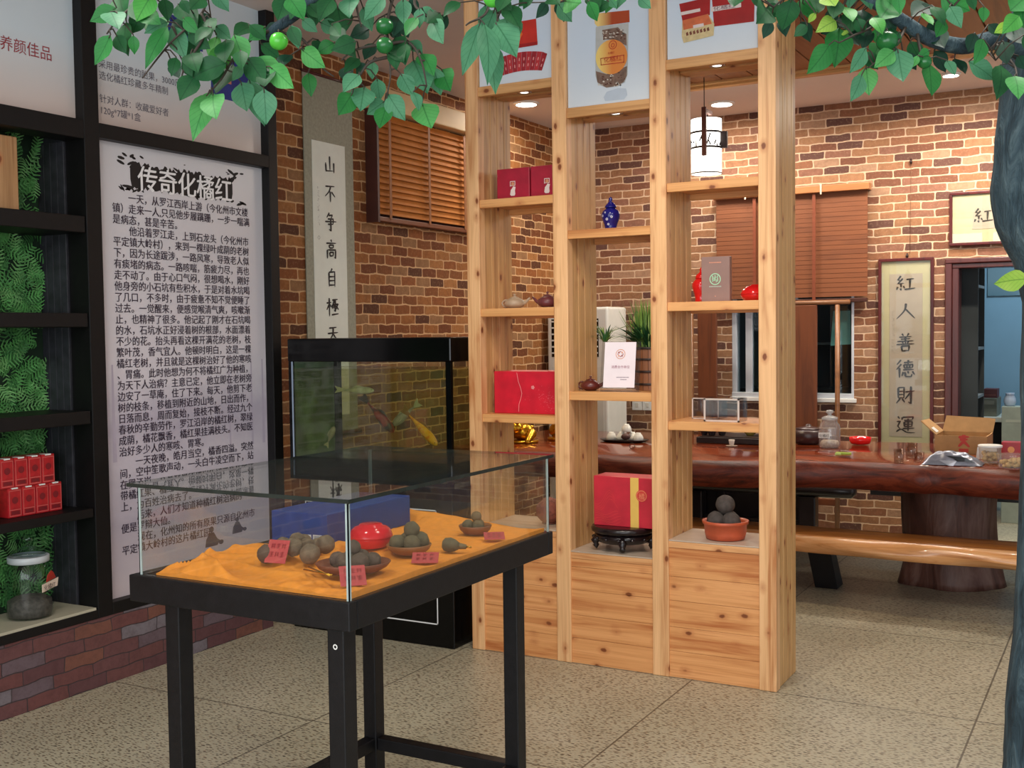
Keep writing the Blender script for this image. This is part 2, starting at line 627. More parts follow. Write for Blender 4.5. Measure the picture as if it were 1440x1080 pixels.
# window in the back wall
b = MB()
F = .035
for x0, x1, y0, y1, z0, z1 in ((WX0, WX1, YB - .01, YB + .09, WZ0 - .02, WZ0 + .03), (WX0, WX1, YB, YB + .09, WZ1 - .03, WZ1),
                               (WX0, WX0 + F, YB, YB + .09, WZ0, WZ1), (WX1 - .02, WX1, YB, YB + .09, WZ0, WZ1),
                               (WX0 + .10, WX0 + .155, YB + .02, YB + .06, WZ0 + .03, WZ1), (WX0 + .46, WX0 + .505, YB + .02, YB + .06, WZ0 + .03, WZ1)):
    b.box(x0, x1, y0, y1, z0, z1)
w = struct(b.build('window_1', M_alu, bevel=.003))
MB().box(WX0 + .035, WX1 - .02, YB + .038, YB + .044, WZ0 + .03, WZ1 - .03).build('pane', glass('window_glass', (.75, .84, .86, 1)), w)
MB().box(WX0 - .01, WX1 + .02, YB - .035, YB, WZ0 - .035, WZ0 - .005).build('window_sill', M_white, w, bevel=.004)
# doorway frame
b = MB()
for z1 in (0,):
    b.box(DX0, DX0 + .045, YB - .03, YB + .13, 0, DZ - .03)
    b.box(DX0 + .045, DX0 + .09, YB - .015, YB + .13, 0, DZ - .06)
    b.box(DX1 - .09, DX1, YB - .03, YB + .13, 0, DZ - .03)
    b.box(DX0, DX1, YB - .035, YB + .13, DZ - .035, DZ)
    b.box(DX0 + .045, DX1, YB - .02, YB + .13, DZ - .07, DZ - .035)
struct(b.build('door_1', wood('door_frame_wood', 'z', (82, 40, 38), (50, 22, 22), .28), bevel=.006))


# ================================================================== BUILT-IN BLACK UNIT ON THE LEFT
XF = -3.88
unit = thing('display_shelving', 'tall black built-in wall unit with open shelves on the left and framed story panels', 'shelving', (-4.02, 3.3, .3))
b = MB()
b.box(-4.0, XF, 3.324, 3.404, .297, ZC)            # stile between shelves and story panel
b.box(-4.0, XF, 4.479, 4.545, .297, ZC)            # right stile
b.box(-4.0, XF, 2.2, 2.28, .297, ZC)
b.box(-4.0, XF, 1.2, 1.27, .297, ZC)
b.box(-4.0, XF, 3.404, 4.479, 2.353, 2.415)        # rails
b.box(-4.0, XF, 3.404, 4.479, .297, .35)
b.box(-4.0, XF, 1.27, 2.2, 2.335, 2.415)
b.box(-4.0, XF, 2.28, 3.324, 2.335, 2.415)
b.box(-4.0, XF, 1.27, 2.2, .297, .335)
b.box(-4.0, XF, 2.28, 3.324, .297, .335)
b.box(-4.175, -3.94, 3.404, 4.545, 2.37, 2.40)
b.build('frame', M_black, unit, bevel=.003)
for z0, z1 in ((1.942, 2.012), (1.545, 1.604), (1.134, 1.19), (.735, .774)):
    MB().box(-4.16, XF - .004, 2.28, 3.318, z0, z1).build('shelf', M_black, unit, bevel=.003)
    MB().box(-4.16, XF - .004, 1.27, 2.2, z0, z1).build('shelf', M_black, unit, bevel=.003)
for y0, y1 in ((2.28, 3.318), (1.27, 2.2)):
    o = MB().box(-4.16, XF - .004, y0, y1, .318, .346).build('base_board', soft((176, 170, 150), .5, .06), unit, bevel=.002)
    o['label'] = 'beige bottom board'
for y in (3.324, 2.28, 2.2, 1.27):
    for k in range(4):
        b = MB()
    s = -1 if y in (3.324, 2.2) else 1
    for k in range(4):
        b.box(-4.165 + k * .042, -4.165 + k * .042 + .0405, y + s * .012 if s < 0 else y, y if s < 0 else y + .012, .346, 2.335)
    b.box(-4.175, -4.0, y if s < 0 else y - .01, y + .01 if s < 0 else y, .297, ZC)
    b.build('side_panel', soft((44, 44, 50), .5, .35, 25, bump=.1), unit, bevel=.002)  # lighter, bluer than the frame: daylight on the panels put into the colour
b = MB().box(-4.178, -4.168, 1.25, 3.33, .297, 2.41)
b.build('back_panel', soft((20, 44, 24), .8, .2), unit)


def leafy(rng, n, y0, y1, z0, z1):
    """fern fronds of the artificial hedge behind the shelves"""
    b = MB()
    for _ in range(n):
        y, z = rng.uniform(y0, y1), rng.uniform(z0, z1)
        a = rng.uniform(0, 2 * PI)
        L = rng.uniform(.07, .13)
        d = Vector((rng.uniform(.02, .25), math.cos(a), math.sin(a))).normalized()
        n_ = Vector((1, 0, 0))
        w = d.cross(n_).normalized()
        o = Vector((-4.166, y, z))
        m = rng.choice((0, 0, 1, 2))
        for k in range(7):
            t0 = k / 7
            p = o + d * L * t0 + n_ * .010 * math.sin(t0 * 2.6)
            l = .030 * math.sin(PI * (.18 + .75 * t0))
            for s in (-1, 1):
                e = p + w * s * l + d * .014 + n_ * .004
                b.add([p, p + d * .0085, e + d * .004, e], [(0, 1, 2, 3)], m)
    return b


rng = random.Random(3)
GREENS = [soft((80, 146, 74), .6, .25, 20), soft((58, 116, 58), .6, .25, 20), soft((108, 164, 96), .6, .25, 20)]
b = leafy(rng, 1500, 2.3, 3.3, .36, 2.32)
o = b.build('fern_hedge', GREENS, unit)
o['label'] = 'green artificial fern hedge'
o = leafy(rng, 500, 1.3, 2.18, .36, 2.32).build('fern_hedge', GREENS, unit)
o['label'] = 'green artificial fern hedge'

# story panel, text as printed
STORY = ["\u3000\u3000一天，从罗江西岸上游（今化州市文楼", "镇）走来一人,只见他步履蹒跚，一步一喘满", "是病态，甚是辛苦。",
         "\u3000\u3000他沿着罗江走，上到石龙头（今化州市", "平定镇大岭村），来到一棵绿叶成荫的老树", "下，因为长途跋涉，一路风寒，导致老人似",
         "有痰堵的病态。一路咳喘，筋疲力尽，再也", "走不动了。由于心口气闷，很想喝水，刚好", "他身旁的小石坑有些积水，于是对着水坑喝",
         "了几口，不多时，由于疲惫不知不觉便睡了", "过去。一觉醒来，便感觉喉清气爽，咳嗽渐", "止，也精神了很多。他记起了刚才在石坑喝",
         "的水，石坑水正好浸着树的根部，水面漂着", "不少的花。抬头再看这棵开满花的老树，枝", "繁叶茂，香气宜人。他顿时明白，这是一棵",
         "橘红老树，并且就是这棵树治好了他的寒咳", "、胃痛。此时他想为何不将橘红广为种植，", "为天下人治病？主意已定，他立即在老树旁",
         "边安了一草庵，住了下来。每天，他剪下老", "树的枝条，移植到附近的山地，日出而作，", "日落而息，周而复始，接枝不断。经过九个",
         "春秋的辛勤劳作，罗江沿岸的橘红树，翠绿", "成荫，橘花飘香，橘红果挂满枝头。不知医", "治好多少人的寒咳、胃寒。",
         "\u3000\u3000一天夜晚，皓月当空，橘香四溢。突然", "间，空中笙歌声动，一头白牛凌空而下，站", "在罗江岸", "带橘红果、橘红", "上，为百姓治病去了。",
         "\u3000\u3000后来，人们才知道种橘红树治病的", "便是罗辩大仙。", "\u3000\u3000现在，化州知的所有原果只源自化州市", "平定镇大岭村的这片橘红园。"]
XP = -3.93
t = NT('story_panel')
p = t.coords('Generated')
z = t.n('SeparateXYZ', None, Vector=p).outputs['Z']
nz = t.noise(t.mapping(p, (1, 3, 6)), 2.2, 4, .6)
v = t.math('ADD', z, t.math('MULTIPLY', t.math('SUBTRACT', nz, .5), .16))
colr = t.ramp(v, [(.0, lin((196, 184, 190))), (.16, lin((178, 170, 184))), (.3, lin((206, 198, 210))), (.38, lin((188, 180, 196))), (.5, lin((220, 214, 222))), (1., lin((214, 214, 220)))])
M_story = t.finish(colr, .28)
panel = MB().box(XP - .02, XP, 3.404, 4.479, .35, 2.353).build('story_panel', M_story, unit)
panel['label'] = 'pale grey panel printed with a story in purple characters'
OP = Vector((XP + .0015, 0, 0))
b = MB()
for i, s in enumerate(STORY):
    b.text(s, 3.504, 2.118 - .04896 * i - .0165, .0455, OP, Y1, Z1, 0, 1.0, 'LEFT', bold=.010)
b.build('story_lettering', M_textpurple, panel)
b = MB()
rr = random.Random(5)
OS = Vector((XP + .0006, 0, 0))
N = 60
top = [2.277 + rr.uniform(-.014, .010) - (.03 if k in (0, N) else 0) for k in range(N + 1)]
bot = [2.157 + rr.uniform(-.006, .012) + .006 + (.03 if k in (0, N) else 0) for k in range(N + 1)]
for k in range(N):
    a, c = 3.612 + .65 * k / N, 3.612 + .65 * (k + 1) / N
    b.prism([(a, bot[k]), (c, bot[k + 1]), (c, top[k + 1]), (a, top[k])], OS, Y1, Z1)
for k in range(46):
    cx = rr.choice((rr.uniform(3.55, 3.66), rr.uniform(4.22, 4.34), rr.uniform(3.6, 4.3)))
    sg_ = rr.choice((-1, 1))
    cz = 2.215 + sg_ * rr.uniform(.045, .095 if sg_ > 0 else .062)
    r = rr.uniform(.002, .011)
    L = rr.uniform(1, 4)
    a = rr.uniform(-.9, .9)
    b.prism([(cx + r * L * math.cos(q) * math.cos(a) - r * math.sin(q) * math.sin(a), cz + r * L * math.cos(q) * math.sin(a) + r * .7 * math.sin(q) * math.cos(a)) for q in [2 * PI * j / 8 for j in range(8)]], OS + Vector((.00015 * (k % 5), 0, 0)), Y1, Z1)
b.build('ink_splash', M_ink, panel)
b = MB().text('传奇化橘红', 3.652, 2.168, .121, OP + Vector((.0008, 0, 0)), Y1, Z1, 0, 1.0, bold=.016)
b.build('title_lettering', soft((244, 244, 246), .5, .02), panel)
# ink figures and trees at the foot of the panel
M_figure = soft((62, 66, 80), .5, .2)
for cy, cz, sc, sd in ((4.06, .478, .75, 1), (4.24, .515, .62, -1)):
    b = MB()
    b.prism([(cy - .06 * sc, cz), (cy - .05 * sc, cz + .05 * sc), (cy - .02 * sc, cz + .09 * sc), (cy + .02 * sc, cz + .09 * sc), (cy + .05 * sc, cz + .045 * sc), (cy + .075 * sc, cz + .03 * sc), (cy + .05 * sc, cz)], OS, Y1, Z1)
    b.disc(cy, cz + .11 * sc, .02 * sc, OS + X1 * .0002, Y1, Z1)
    b.disc(cy + .085 * sc, cz + .012, .022 * sc, OS + X1 * .0001, Y1, Z1, ry=.015 * sc)
    b.build('ink_figure', M_figure, panel)
M_inktree = soft((186, 176, 194), .5, .05)
for y, w_ in ((3.47, .018), (4.2, .01), (4.36, .012), (4.44, .016)):
    MB().prism([(y, .95), (y + w_ * 1.3, .95), (y + w_, 1.15), (y + w_ * .8, 1.38), (y + w_ * .3, 1.38), (y + w_ * .1, 1.15)], OS, Y1, Z1).build('ink_tree', M_inktree, panel)


def poster_mat(name, top, low):
    t = NT(name)
    z = t.n('SeparateXYZ', None, Vector=t.coords('Generated')).outputs['Z']
    n = t.noise(t.coords(), 1.5, 2)
    return t.finish(t.ramp(t.math('ADD', z, t.math('MULTIPLY', t.math('SUBTRACT', n, .5), .1)), [(0, lin(low)), (.45, lin(top))]), .15)


M_post = poster_mat('pale_blue_poster', (206, 218, 226), (206, 186, 176))
up = MB().box(XP - .02, XP, 2.28, 3.324, 2.415, ZC).build('upper_panel', M_post, unit)
up['label'] = 'pale blue panel with a red caption'
MB().text('营养颜佳品', 2.905, 2.645, .062, OP, Y1, Z1).build('caption_lettering', soft((150, 52, 60), .5, .1), up)
b = MB()
b.prism([(2.72, 2.86), (3.04, 2.86), (3.075, 2.885), (3.075, 3.1), (2.72, 3.1)], OP, Y1, Z1, 0, 0)
b.prism([(2.74, 2.9), (2.94, 2.9), (2.94, 3.1), (2.74, 3.1)], OP + Vector((.001, 0, 0)), Y1, Z1, 0, 1)
b.build('printed_box', [soft((186, 60, 62), .4, .2), soft((150, 20, 26), .4, .2)], up)
up2 = MB().box(XP - .02, XP, 3.404, 4.479, 2.415, ZC).build('upper_panel', M_post, unit)
up2['label'] = 'pale panel with small grey lines of text behind the leaves'
for i, s in enumerate(('采用最珍贵的胎果，3000斤鲜果', '选化橘红珍藏多年精制', '', '针对人群：收藏爱好者', '120g*7罐*1盒')):
    if s:
        MB().text(s, 3.452, 2.667 - i * .0495, .040, OP, Y1, Z1).build('caption_line', soft((96, 92, 104), .5, .1), up2)
b = MB()
b.prism([(4.13, 2.66), (4.37, 2.66), (4.40, 2.69), (4.40, 2.86), (4.13, 2.86)], OP, Y1, Z1, 0, 0)
b.prism([(3.86, 2.86), (4.08, 2.86), (4.08, 2.99), (3.86, 2.99)], OP, Y1, Z1, 0, 0)
b.prism([(4.15, 2.74), (4.27, 2.74), (4.27, 2.86), (4.15, 2.86)], OP + Vector((.001, 0, 0)), Y1, Z1, 0, 1)
b.build('printed_box', [soft((32, 50, 130), .4, .2), soft((196, 120, 96), .4, .2)], up2)
up3 = MB().box(XP - .02, XP, 1.27, 2.2, 2.415, ZC).build('upper_panel', M_post, unit)

# little red boxes on the shelf
M_rb = soft((176, 28, 36), .35, .2, 40)
M_rb2 = soft((206, 96, 92), .4, .1)
M_rb3 = soft((120, 20, 30), .4, .2)
rbp = None
LAB = [['leftmost red tea box in the upper stacked row', 'second red tea box in the upper stacked row', 'third red tea box in the upper stacked row', 'rightmost red tea box in the upper stacked row'],
       ['leftmost red tea box in the bottom row on the black shelf', 'second red tea box in the bottom row on the black shelf', 'third red tea box in the bottom row on the black shelf', 'rightmost red tea box in the bottom row on the black shelf']]
for r in range(2):
    for k in range(4):
        yy = 2.972 + .0655 * k + (.0325 if r == 0 else .0325) - (.032 if r == 0 else 0)
        loc = (-4.02, yy, .7748 + (.1215 if r == 0 else 0))
        if rbp is None:
            rbp = thing('tea_box', LAB[r][k], 'box', loc, 0, 'small red tea boxes')
            MB().box(-.045, .045, -.0315, .0315, 0, .12).build('carton', M_rb, rbp, bevel=.002, world=False)
            O = Vector((.0462, 0, 0))
            b = MB()
            for x0, x1, y0, y1 in ((-.028, .028, .006, .009), (-.028, .028, .108, .111), (-.028, -.025, .006, .111), (.025, .028, .006, .111), (-.025, .025, .03, .033)):
                b.rect(x0, x1, y0, y1, O, Y1, Z1, 0)
            b.rect(-.02, .02, .012, .027, O, Y1, Z1, 1)
            b.disc(0, .07, .014, O, Y1, Z1, 1)
            b.build('front_print', [M_rb2, M_rb3], rbp, world=False)
            MB().box(.01, .047, -.014, .014, .116, .1215).build('white_tab', M_white, rbp, world=False)
        else:
            dup(rbp, loc, 0, LAB[r][k], 'small red tea boxes')
g = thing('round_tin', 'dark round tin with an orange top at the left end of the tea boxes', 'tin', (-4.0, 2.87, .7748))
MB().lathe([(.04, 0), (.044, .004), (.044, .06), (.04, .064)], (-4.0, 2.87, .7748)).build('tin_body', soft((92, 22, 34), .3, .2), g)
MB().lathe([(.042, .064), (.044, .07), (.044, .09), (.03, .098)], (-4.0, 2.87, .7748)).build('tin_lid', soft((70, 40, 34), .3, .3), g)
MB().ring(2.87, .805, .010, .013, (-3.9545, 0, 0), Y1, Z1).build('white_emblem', M_white, g)
g = tag(MB().box(-4.09, -3.95, 2.75, 3.05, 2.0128, 2.31).build('wooden_box', pine('z', (172, 130, 88), (138, 98, 60)), bevel=.004), 'pale wooden box cut by the left edge on the top open shelf', 'box')

# glass jar on the bottom board
jc = Vector((-4.01, 3.085, .3468))
g = thing('storage_jar', 'large round glass storage jar with white rim and hanging tag on the beige bottom board', 'jar', jc)
MB().lathe([(.07, 0), (.088, .006), (.092, .03), (.092, .17), (.088, .2), (.078, .22), (.074, .24)], jc, 32).build('jar_glass', glass('jar_glass', (.86, .9, .9, 1)), g)
MB().lathe([(.02, .004), (.084, .008), (.088, .03), (.087, .07), (.06, .085), (.0, .09)], jc, 24).build('dried_fruit_filling', soft((80, 74, 68), .7, .5, 60, bump=.6), g)
MB().lathe([(.075, .228), (.082, .231), (.082, .254), (.075, .258)], jc, 32, closed=True).build('white_rim', soft((190, 196, 200), .4, .05), g)
MB().lathe([(.07, .262), (.066, .275), (.03, .29), (.012, .296), (.012, .304), (.024, .315), (.026, .33), (.014, .342), (0, .344)], jc, 24).build('lid', glass('lid_glass', (.8, .85, .85, 1)), g)
tg = MB().prism([(-.05, -.02), (.05, -.012), (.058, .022), (-.05, .012)], jc + Vector((.094, .025, .135)), Vector((-.28, .96, 0)).normalized(), Z1, .002).build('paper_tag', soft((226, 206, 190), .6, .05), g)
tg['label'] = 'cream paper tag with black writing'
MB().text('化橘红', -.04, -.014, .026, jc + Vector((.0965, .026, .135)), Vector((-.28, .96, 0)).normalized(), Z1).build('tag_lettering', M_ink, tg)
MB().prism([(-.035, .012), (.03, .02), (.015, .045), (0, .055), (-.025, .04)], jc + Vector((.092, .035, .14)), Vector((-.3, .95, 0)).normalized(), Z1, .002).build('red_bow', soft((170, 50, 40), .5, .2), g)


# ================================================================== SCROLL AND BLIND ON THE LEFT WALL
CH = {
 '山': [[(50, 8), (52, 78)], [(18, 42), (21, 80), (24, 82), (80, 78)], [(82, 38), (83, 88)]],
 '不': [[(12, 18), (86, 13)], [(54, 16), (40, 42), (8, 68)], [(50, 40), (51, 94)], [(60, 42), (88, 66)]],
 '争': [[(40, 2), (18, 28)], [(34, 16), (64, 12), (52, 30)], [(26, 34), (70, 31), (68, 58)], [(4, 48), (96, 43)], [(26, 60), (70, 57)], [(49, 32), (50, 92), (34, 84)]],
 '高': [[(48, 0), (54, 12)], [(10, 20), (90, 16)], [(34, 28), (35, 43)], [(34, 28), (67, 26), (64, 42)], [(35, 42), (65, 41)], [(18, 53), (17, 96)], [(18, 53), (83, 50), (82, 92), (72, 86)], [(36, 64), (38, 84)], [(36, 64), (65, 62), (62, 80)], [(38, 82), (63, 80)]],
 '自': [[(54, 2), (40, 20)], [(27, 22), (28, 94)], [(27, 22), (73, 18), (73, 94)], [(30, 44), (70, 42)], [(30, 64), (70, 62)], [(30, 86), (70, 84)]],
 '極': [[(4, 30), (42, 26)], [(25, 4), (26, 96)], [(25, 34), (4, 64)], [(28, 36), (42, 50)], [(48, 14), (94, 10)], [(64, 14), (56, 36), (60, 38)], [(72, 12), (72, 70), (62, 66)], [(48, 38), (50, 58)], [(48, 38), (62, 36), (60, 56)], [(78, 36), (94, 33), (76, 62)], [(78, 42), (98, 62)], [(42, 88), (98, 82)]],
 '天': [[(20, 20), (80, 16)], [(8, 47), (92, 42)], [(52, 20), (46, 54), (8, 94)], [(52, 50), (94, 92)]],
 '紅': [[(26, 4), (10, 26), (28, 28)], [(36, 18), (10, 46), (42, 43)], [(26, 46), (27, 66)], [(10, 62), (4, 78)], [(24, 70), (27, 82)], [(38, 58), (46, 70)], [(54, 24), (92, 20)], [(73, 24), (71, 70)], [(44, 76), (100, 70)]],
 '人': [[(52, 8), (44, 46), (4, 90)], [(50, 38), (98, 88)]],
 '善': [[(32, 2), (40, 14)], [(68, 0), (58, 14)], [(18, 21), (82, 17)], [(26, 31), (74, 28)], [(8, 44), (92, 39)], [(50, 16), (50, 55)], [(34, 46), (40, 54)], [(66, 43), (58, 54)], [(4, 60), (96, 55)], [(30, 68), (34, 96)], [(30, 68), (70, 66), (66, 94)], [(34, 93), (66, 91)]],
 '德': [[(28, 2), (6, 28)], [(30, 24), (4, 54)], [(20, 44), (20, 98)], [(42, 16), (90, 12)], [(65, 2), (63, 24)], [(43, 27), (45, 46)], [(43, 27), (88, 25), (85, 45)], [(58, 27), (58, 44)], [(72, 26), (72, 44)], [(45, 45), (85, 43)], [(38, 55), (94, 52)], [(40, 66), (32, 88)], [(48, 66), (52, 90), (80, 90), (84, 76)], [(62, 62), (68, 74)], [(86, 62), (98, 80)]],
 '財': [[(14, 10), (14, 66)], [(14, 10), (44, 8), (43, 66)], [(16, 30), (41, 28)], [(16, 47), (41, 45)], [(14, 65), (43, 63)], [(24, 68), (4, 94)], [(34, 68), (48, 88)], [(50, 32), (98, 26)], [(79, 2), (79, 94), (64, 84)], [(77, 34), (48, 72)]],
 '運': [[(12, 8), (22, 20)], [(6, 36), (24, 33), (12, 60), (24, 74)], [(4, 90), (28, 76), (60, 92), (100, 92)], [(36, 12), (33, 26)], [(36, 12), (92, 8), (86, 22)], [(44, 28), (88, 25)], [(46, 36), (46, 62)], [(46, 36), (86, 34), (84, 61)], [(46, 49), (84, 47)], [(46, 61), (84, 59)], [(36, 72), (98, 68)], [(65, 18), (65, 86)]],
}


def small_marks(b, x, y0, n, size, O, R, U, m, seed):
    r = random.Random(seed)
    for i in range(n):
        y = y0 - i * size * 1.25
        for k in range(4):
            a = (r.uniform(0, 100), r.uniform(0, 100))
            c = (min(100, a[0] + r.uniform(10, 60)), a[1] + r.uniform(-20, 40))
            b.brush([[a, c]], x, y, size, O, R, U, m, .05)


g = thing('calligraphy_scroll', 'long hanging scroll with seven black brush characters on white paper beside the slatted blind', 'scroll', (XW + .012, 5.345, 3.0))
MB().box(XW + .004, XW + .010, 5.115, 5.575, .92, 3.0).build('mount', soft((160, 160, 142), .8, .12, 60), g)
MB().box(XW + .010, XW + .0125, 5.183, 5.492, 1.02, 2.624).build('paper', soft((232, 238, 228), .7, .03), g)
MB().tube([(XW + .018, 5.1, .91), (XW + .018, 5.59, .91)], .014, 12).build('bottom_roller', M_redwood, g)
MB().tube([(XW + .014, 5.1, 3.005), (XW + .014, 5.59, 3.005)], .008, 12).build('top_rod', M_redwood, g)
O = Vector((XW + .0135, 0, 0))
for i, (c, zz) in enumerate(zip('山不争高自極天', (2.557, 2.390, 2.219, 2.060, 1.893, 1.721, 1.562))):
    MB().brush(CH[c], 5.284, zz, .118, O, Y1, Z1, 0, .05).build('brush_character', M_ink, g)
b = MB()
small_marks(b, 5.222, 2.36, 10, .018, O, Y1, Z1, 0, 4)
b.ring(5.23, 2.065, .010, .0125, O, Y1, Z1, 0, 4)
b.build('inscription', soft((96, 96, 96), .6, .1), g)


def blind(name, label, plane, a0, a1, z0, z1, off, n, tilt, slat, tape, tapes, rail):
    """venetian blind: slats, ladder tapes and bottom rail; plane 'y' runs along Y on the left wall"""
    mid = (a0 + a1) / 2
    loc = (off, mid, z0) if plane == 'y' else (mid, off, z0)
    g = thing(name, label, 'blind', loc)
    def P(a, d, z):
        return (off + d, a, z) if plane == 'y' else (a, off - d, z)
    b = MB()
    h = (z1 - z0 - .05) / n
    for i in range(n):
        zc = z0 + .05 + h * (i + .5)
        w = .0245
        dx, dz = math.sin(tilt) * w, math.cos(tilt) * w
        th = .0016
        v = [P(a, s1 * dx + s2 * th * math.cos(tilt), zc - s1 * dz + s2 * th * math.sin(tilt)) for a in (a0, a1) for s1, s2 in ((-1, -1), (1, -1), (1, 1), (-1, 1))]
        b.add(v, [(0, 1, 2, 3), (7, 6, 5, 4), (0, 4, 5, 1), (1, 5, 6, 2), (2, 6, 7, 3), (3, 7, 4, 0)])
    o = b.build('slats', slat, g)
    for a in tapes:
        b = MB()
        q0, q1 = P(a - .012, .024, z0 + .02), P(a + .012, .027, z1)
        b.box(q0[0], q1[0], q0[1], q1[1], q0[2], q1[2])
        b.build('ladder_tape', tape, g)
    q0, q1 = P(a0, -.02, z0), P(a1, .022, z0 + .03)
    MB().box(q0[0], q1[0], q0[1], q1[1], q0[2], q1[2]).build('bottom_rail', rail, g, bevel=.004)
    return g, P


M_slat = soft((188, 118, 54), .75, .12, 8, spec=.15)
g, P = blind('venetian_blind', 'honey wooden venetian blind with open slats on the left brick wall', 'y', 5.745, 7.05, 2.20, 2.87, XW + .045, 16, math.radians(24), M_slat, soft((150, 92, 42), .6, .1), (5.88, 6.33, 6.78), wood('blind_rail', 'y', (120, 66, 36), (86, 44, 24), .4))
MB().box(XW + .002, XW + .008, 5.735, 7.06, 2.2, 2.88).build('window_reveal', soft((74, 38, 24), .7, .15), g)
b = MB().box(XW, XW + .1, 5.70, 7.1, 2.89, 3.02)
b.build('pelmet', soft((214, 186, 138), .6, .05, 8), g, bevel=.006)
MB().box(XW, XW + .09, 5.715, 5.735, 2.19, 2.89).build('side_trim', soft((70, 34, 26), .5, .15), g)

M_slatb = wood('brown_slats', 'x', (122, 68, 34), (102, 54, 26), .6)
g, P = blind('venetian_blind', 'closed reddish brown venetian blind over the window in the back wall', 'x', -2.857, -1.718, 1.69, 2.5, YB - .045, 22, math.radians(3), M_slatb, soft((122, 58, 30), .6, .1), (-2.55, -2.1), wood('blind_rail_dark', 'x', (70, 34, 22), (46, 22, 14), .4))
tp = [c for c in g.children if c.name.startswith('ladder')]
MB().box(-2.87, -1.70, YB - .09, YB, 2.5, 2.55).build('headrail', wood('headrail', 'x', (176, 116, 70), (140, 86, 50), .4), g, bevel=.004)
for x in (-2.62, -2.05):
    MB().box(x, x + .012, YB - .095, YB - .088, 2.485, 2.56).build('bracket', soft((214, 196, 170), .4, .05), g)
for a in ():
    pass


# ================================================================== AQUARIUM
TX0, TX1, TY0, TY1 = -3.79, -2.815, 4.49, 4.9
g = thing('aquarium', 'large black framed aquarium on a black cabinet between story panel and wooden partition', 'aquarium', ((TX0 + TX1) / 2, 4.69, 0))
MB().box(TX0, TX1, TY0, TY1, 0, .76).build('cabinet', M_blackgloss, g, bevel=.004)
b = MB()
O = Vector((0, TY0 - .0012, 0))
for x0, x1, z0, z1 in ((-3.70, -2.905, .108, .114), (-2.911, -2.905, .108, .66), (-3.70, -3.694, .108, .66), (-3.70, -2.905, .654, .66)):
    b.rect(x0, x1, z0, z1, O, X1, Z1)
o = b.build('door_outline', soft((226, 226, 226), .4, .03), g)
o['label'] = 'thin white rectangle line on the cabinet front'
MB().box(TX0 - .003, TX1 + .006, TY0 - .005, TY1 + .01, 1.365, 1.482).build('hood', M_blackgloss, g, bevel=.008)
b = MB()
for x, y, w in ((TX0, TY0, .02), (TX1 - .028, TY0, .028), (TX0, TY1 - .02, .02), (TX1 - .02, TY1 - .02, .02)):
    b.box(x, x + w, y, y + .02, .76, 1.365)
b.box(TX0, TX1, TY0, TY0 + .015, .76, .785)
b.box(-3.79, -3.76, TY1 - .05, TY1 - .012, .76, 1.365)
b.build('corner_frame', M_blackgloss, g)
b = MB()
b.box(TX0 + .02, TX1 - .028, TY0 + .003, TY0 + .011, .785, 1.365)
b.box(TX1 - .009, TX1 - .003, TY0 + .02, TY1 - .02, .785, 1.365)
b.box(TX0 + .02, TX1 - .02, TY1 - .012, TY1 - .004, .785, 1.365)
b.build('glass_wall', glass('tank_glass', (.92, .95, .9, 1)), g)
o = MB().box(TX0 + .001, TX0 + .008, TY0 + .02, TY1 - .05, .785, 1.365).build('glass_wall', soft((96, 140, 100), .35, .5, 9), g)
o['label'] = 'left glass wall green with algae'
MB().box(TX0 + .02, TX0 + .026, TY0 - .002, TY0 + .003, .785, 1.365).build('pale_edge_strip', soft((150, 166, 190), .2, .05), g)
MB().box(TX0 + .012, TX1 - .012, TY0 + .014, TY1 - .014, .785, 1.33).build('water', glass('tank_water', (.84, .82, .62, 1), 1.02, .09, (.25, .27, .14, 1)), g)
MB().box(TX0 + .012, TX1 - .012, TY0 + .014, TY1 - .014, .76, .785).build('gravel', soft((92, 84, 66), .9, .4, 90, bump=.5), g)


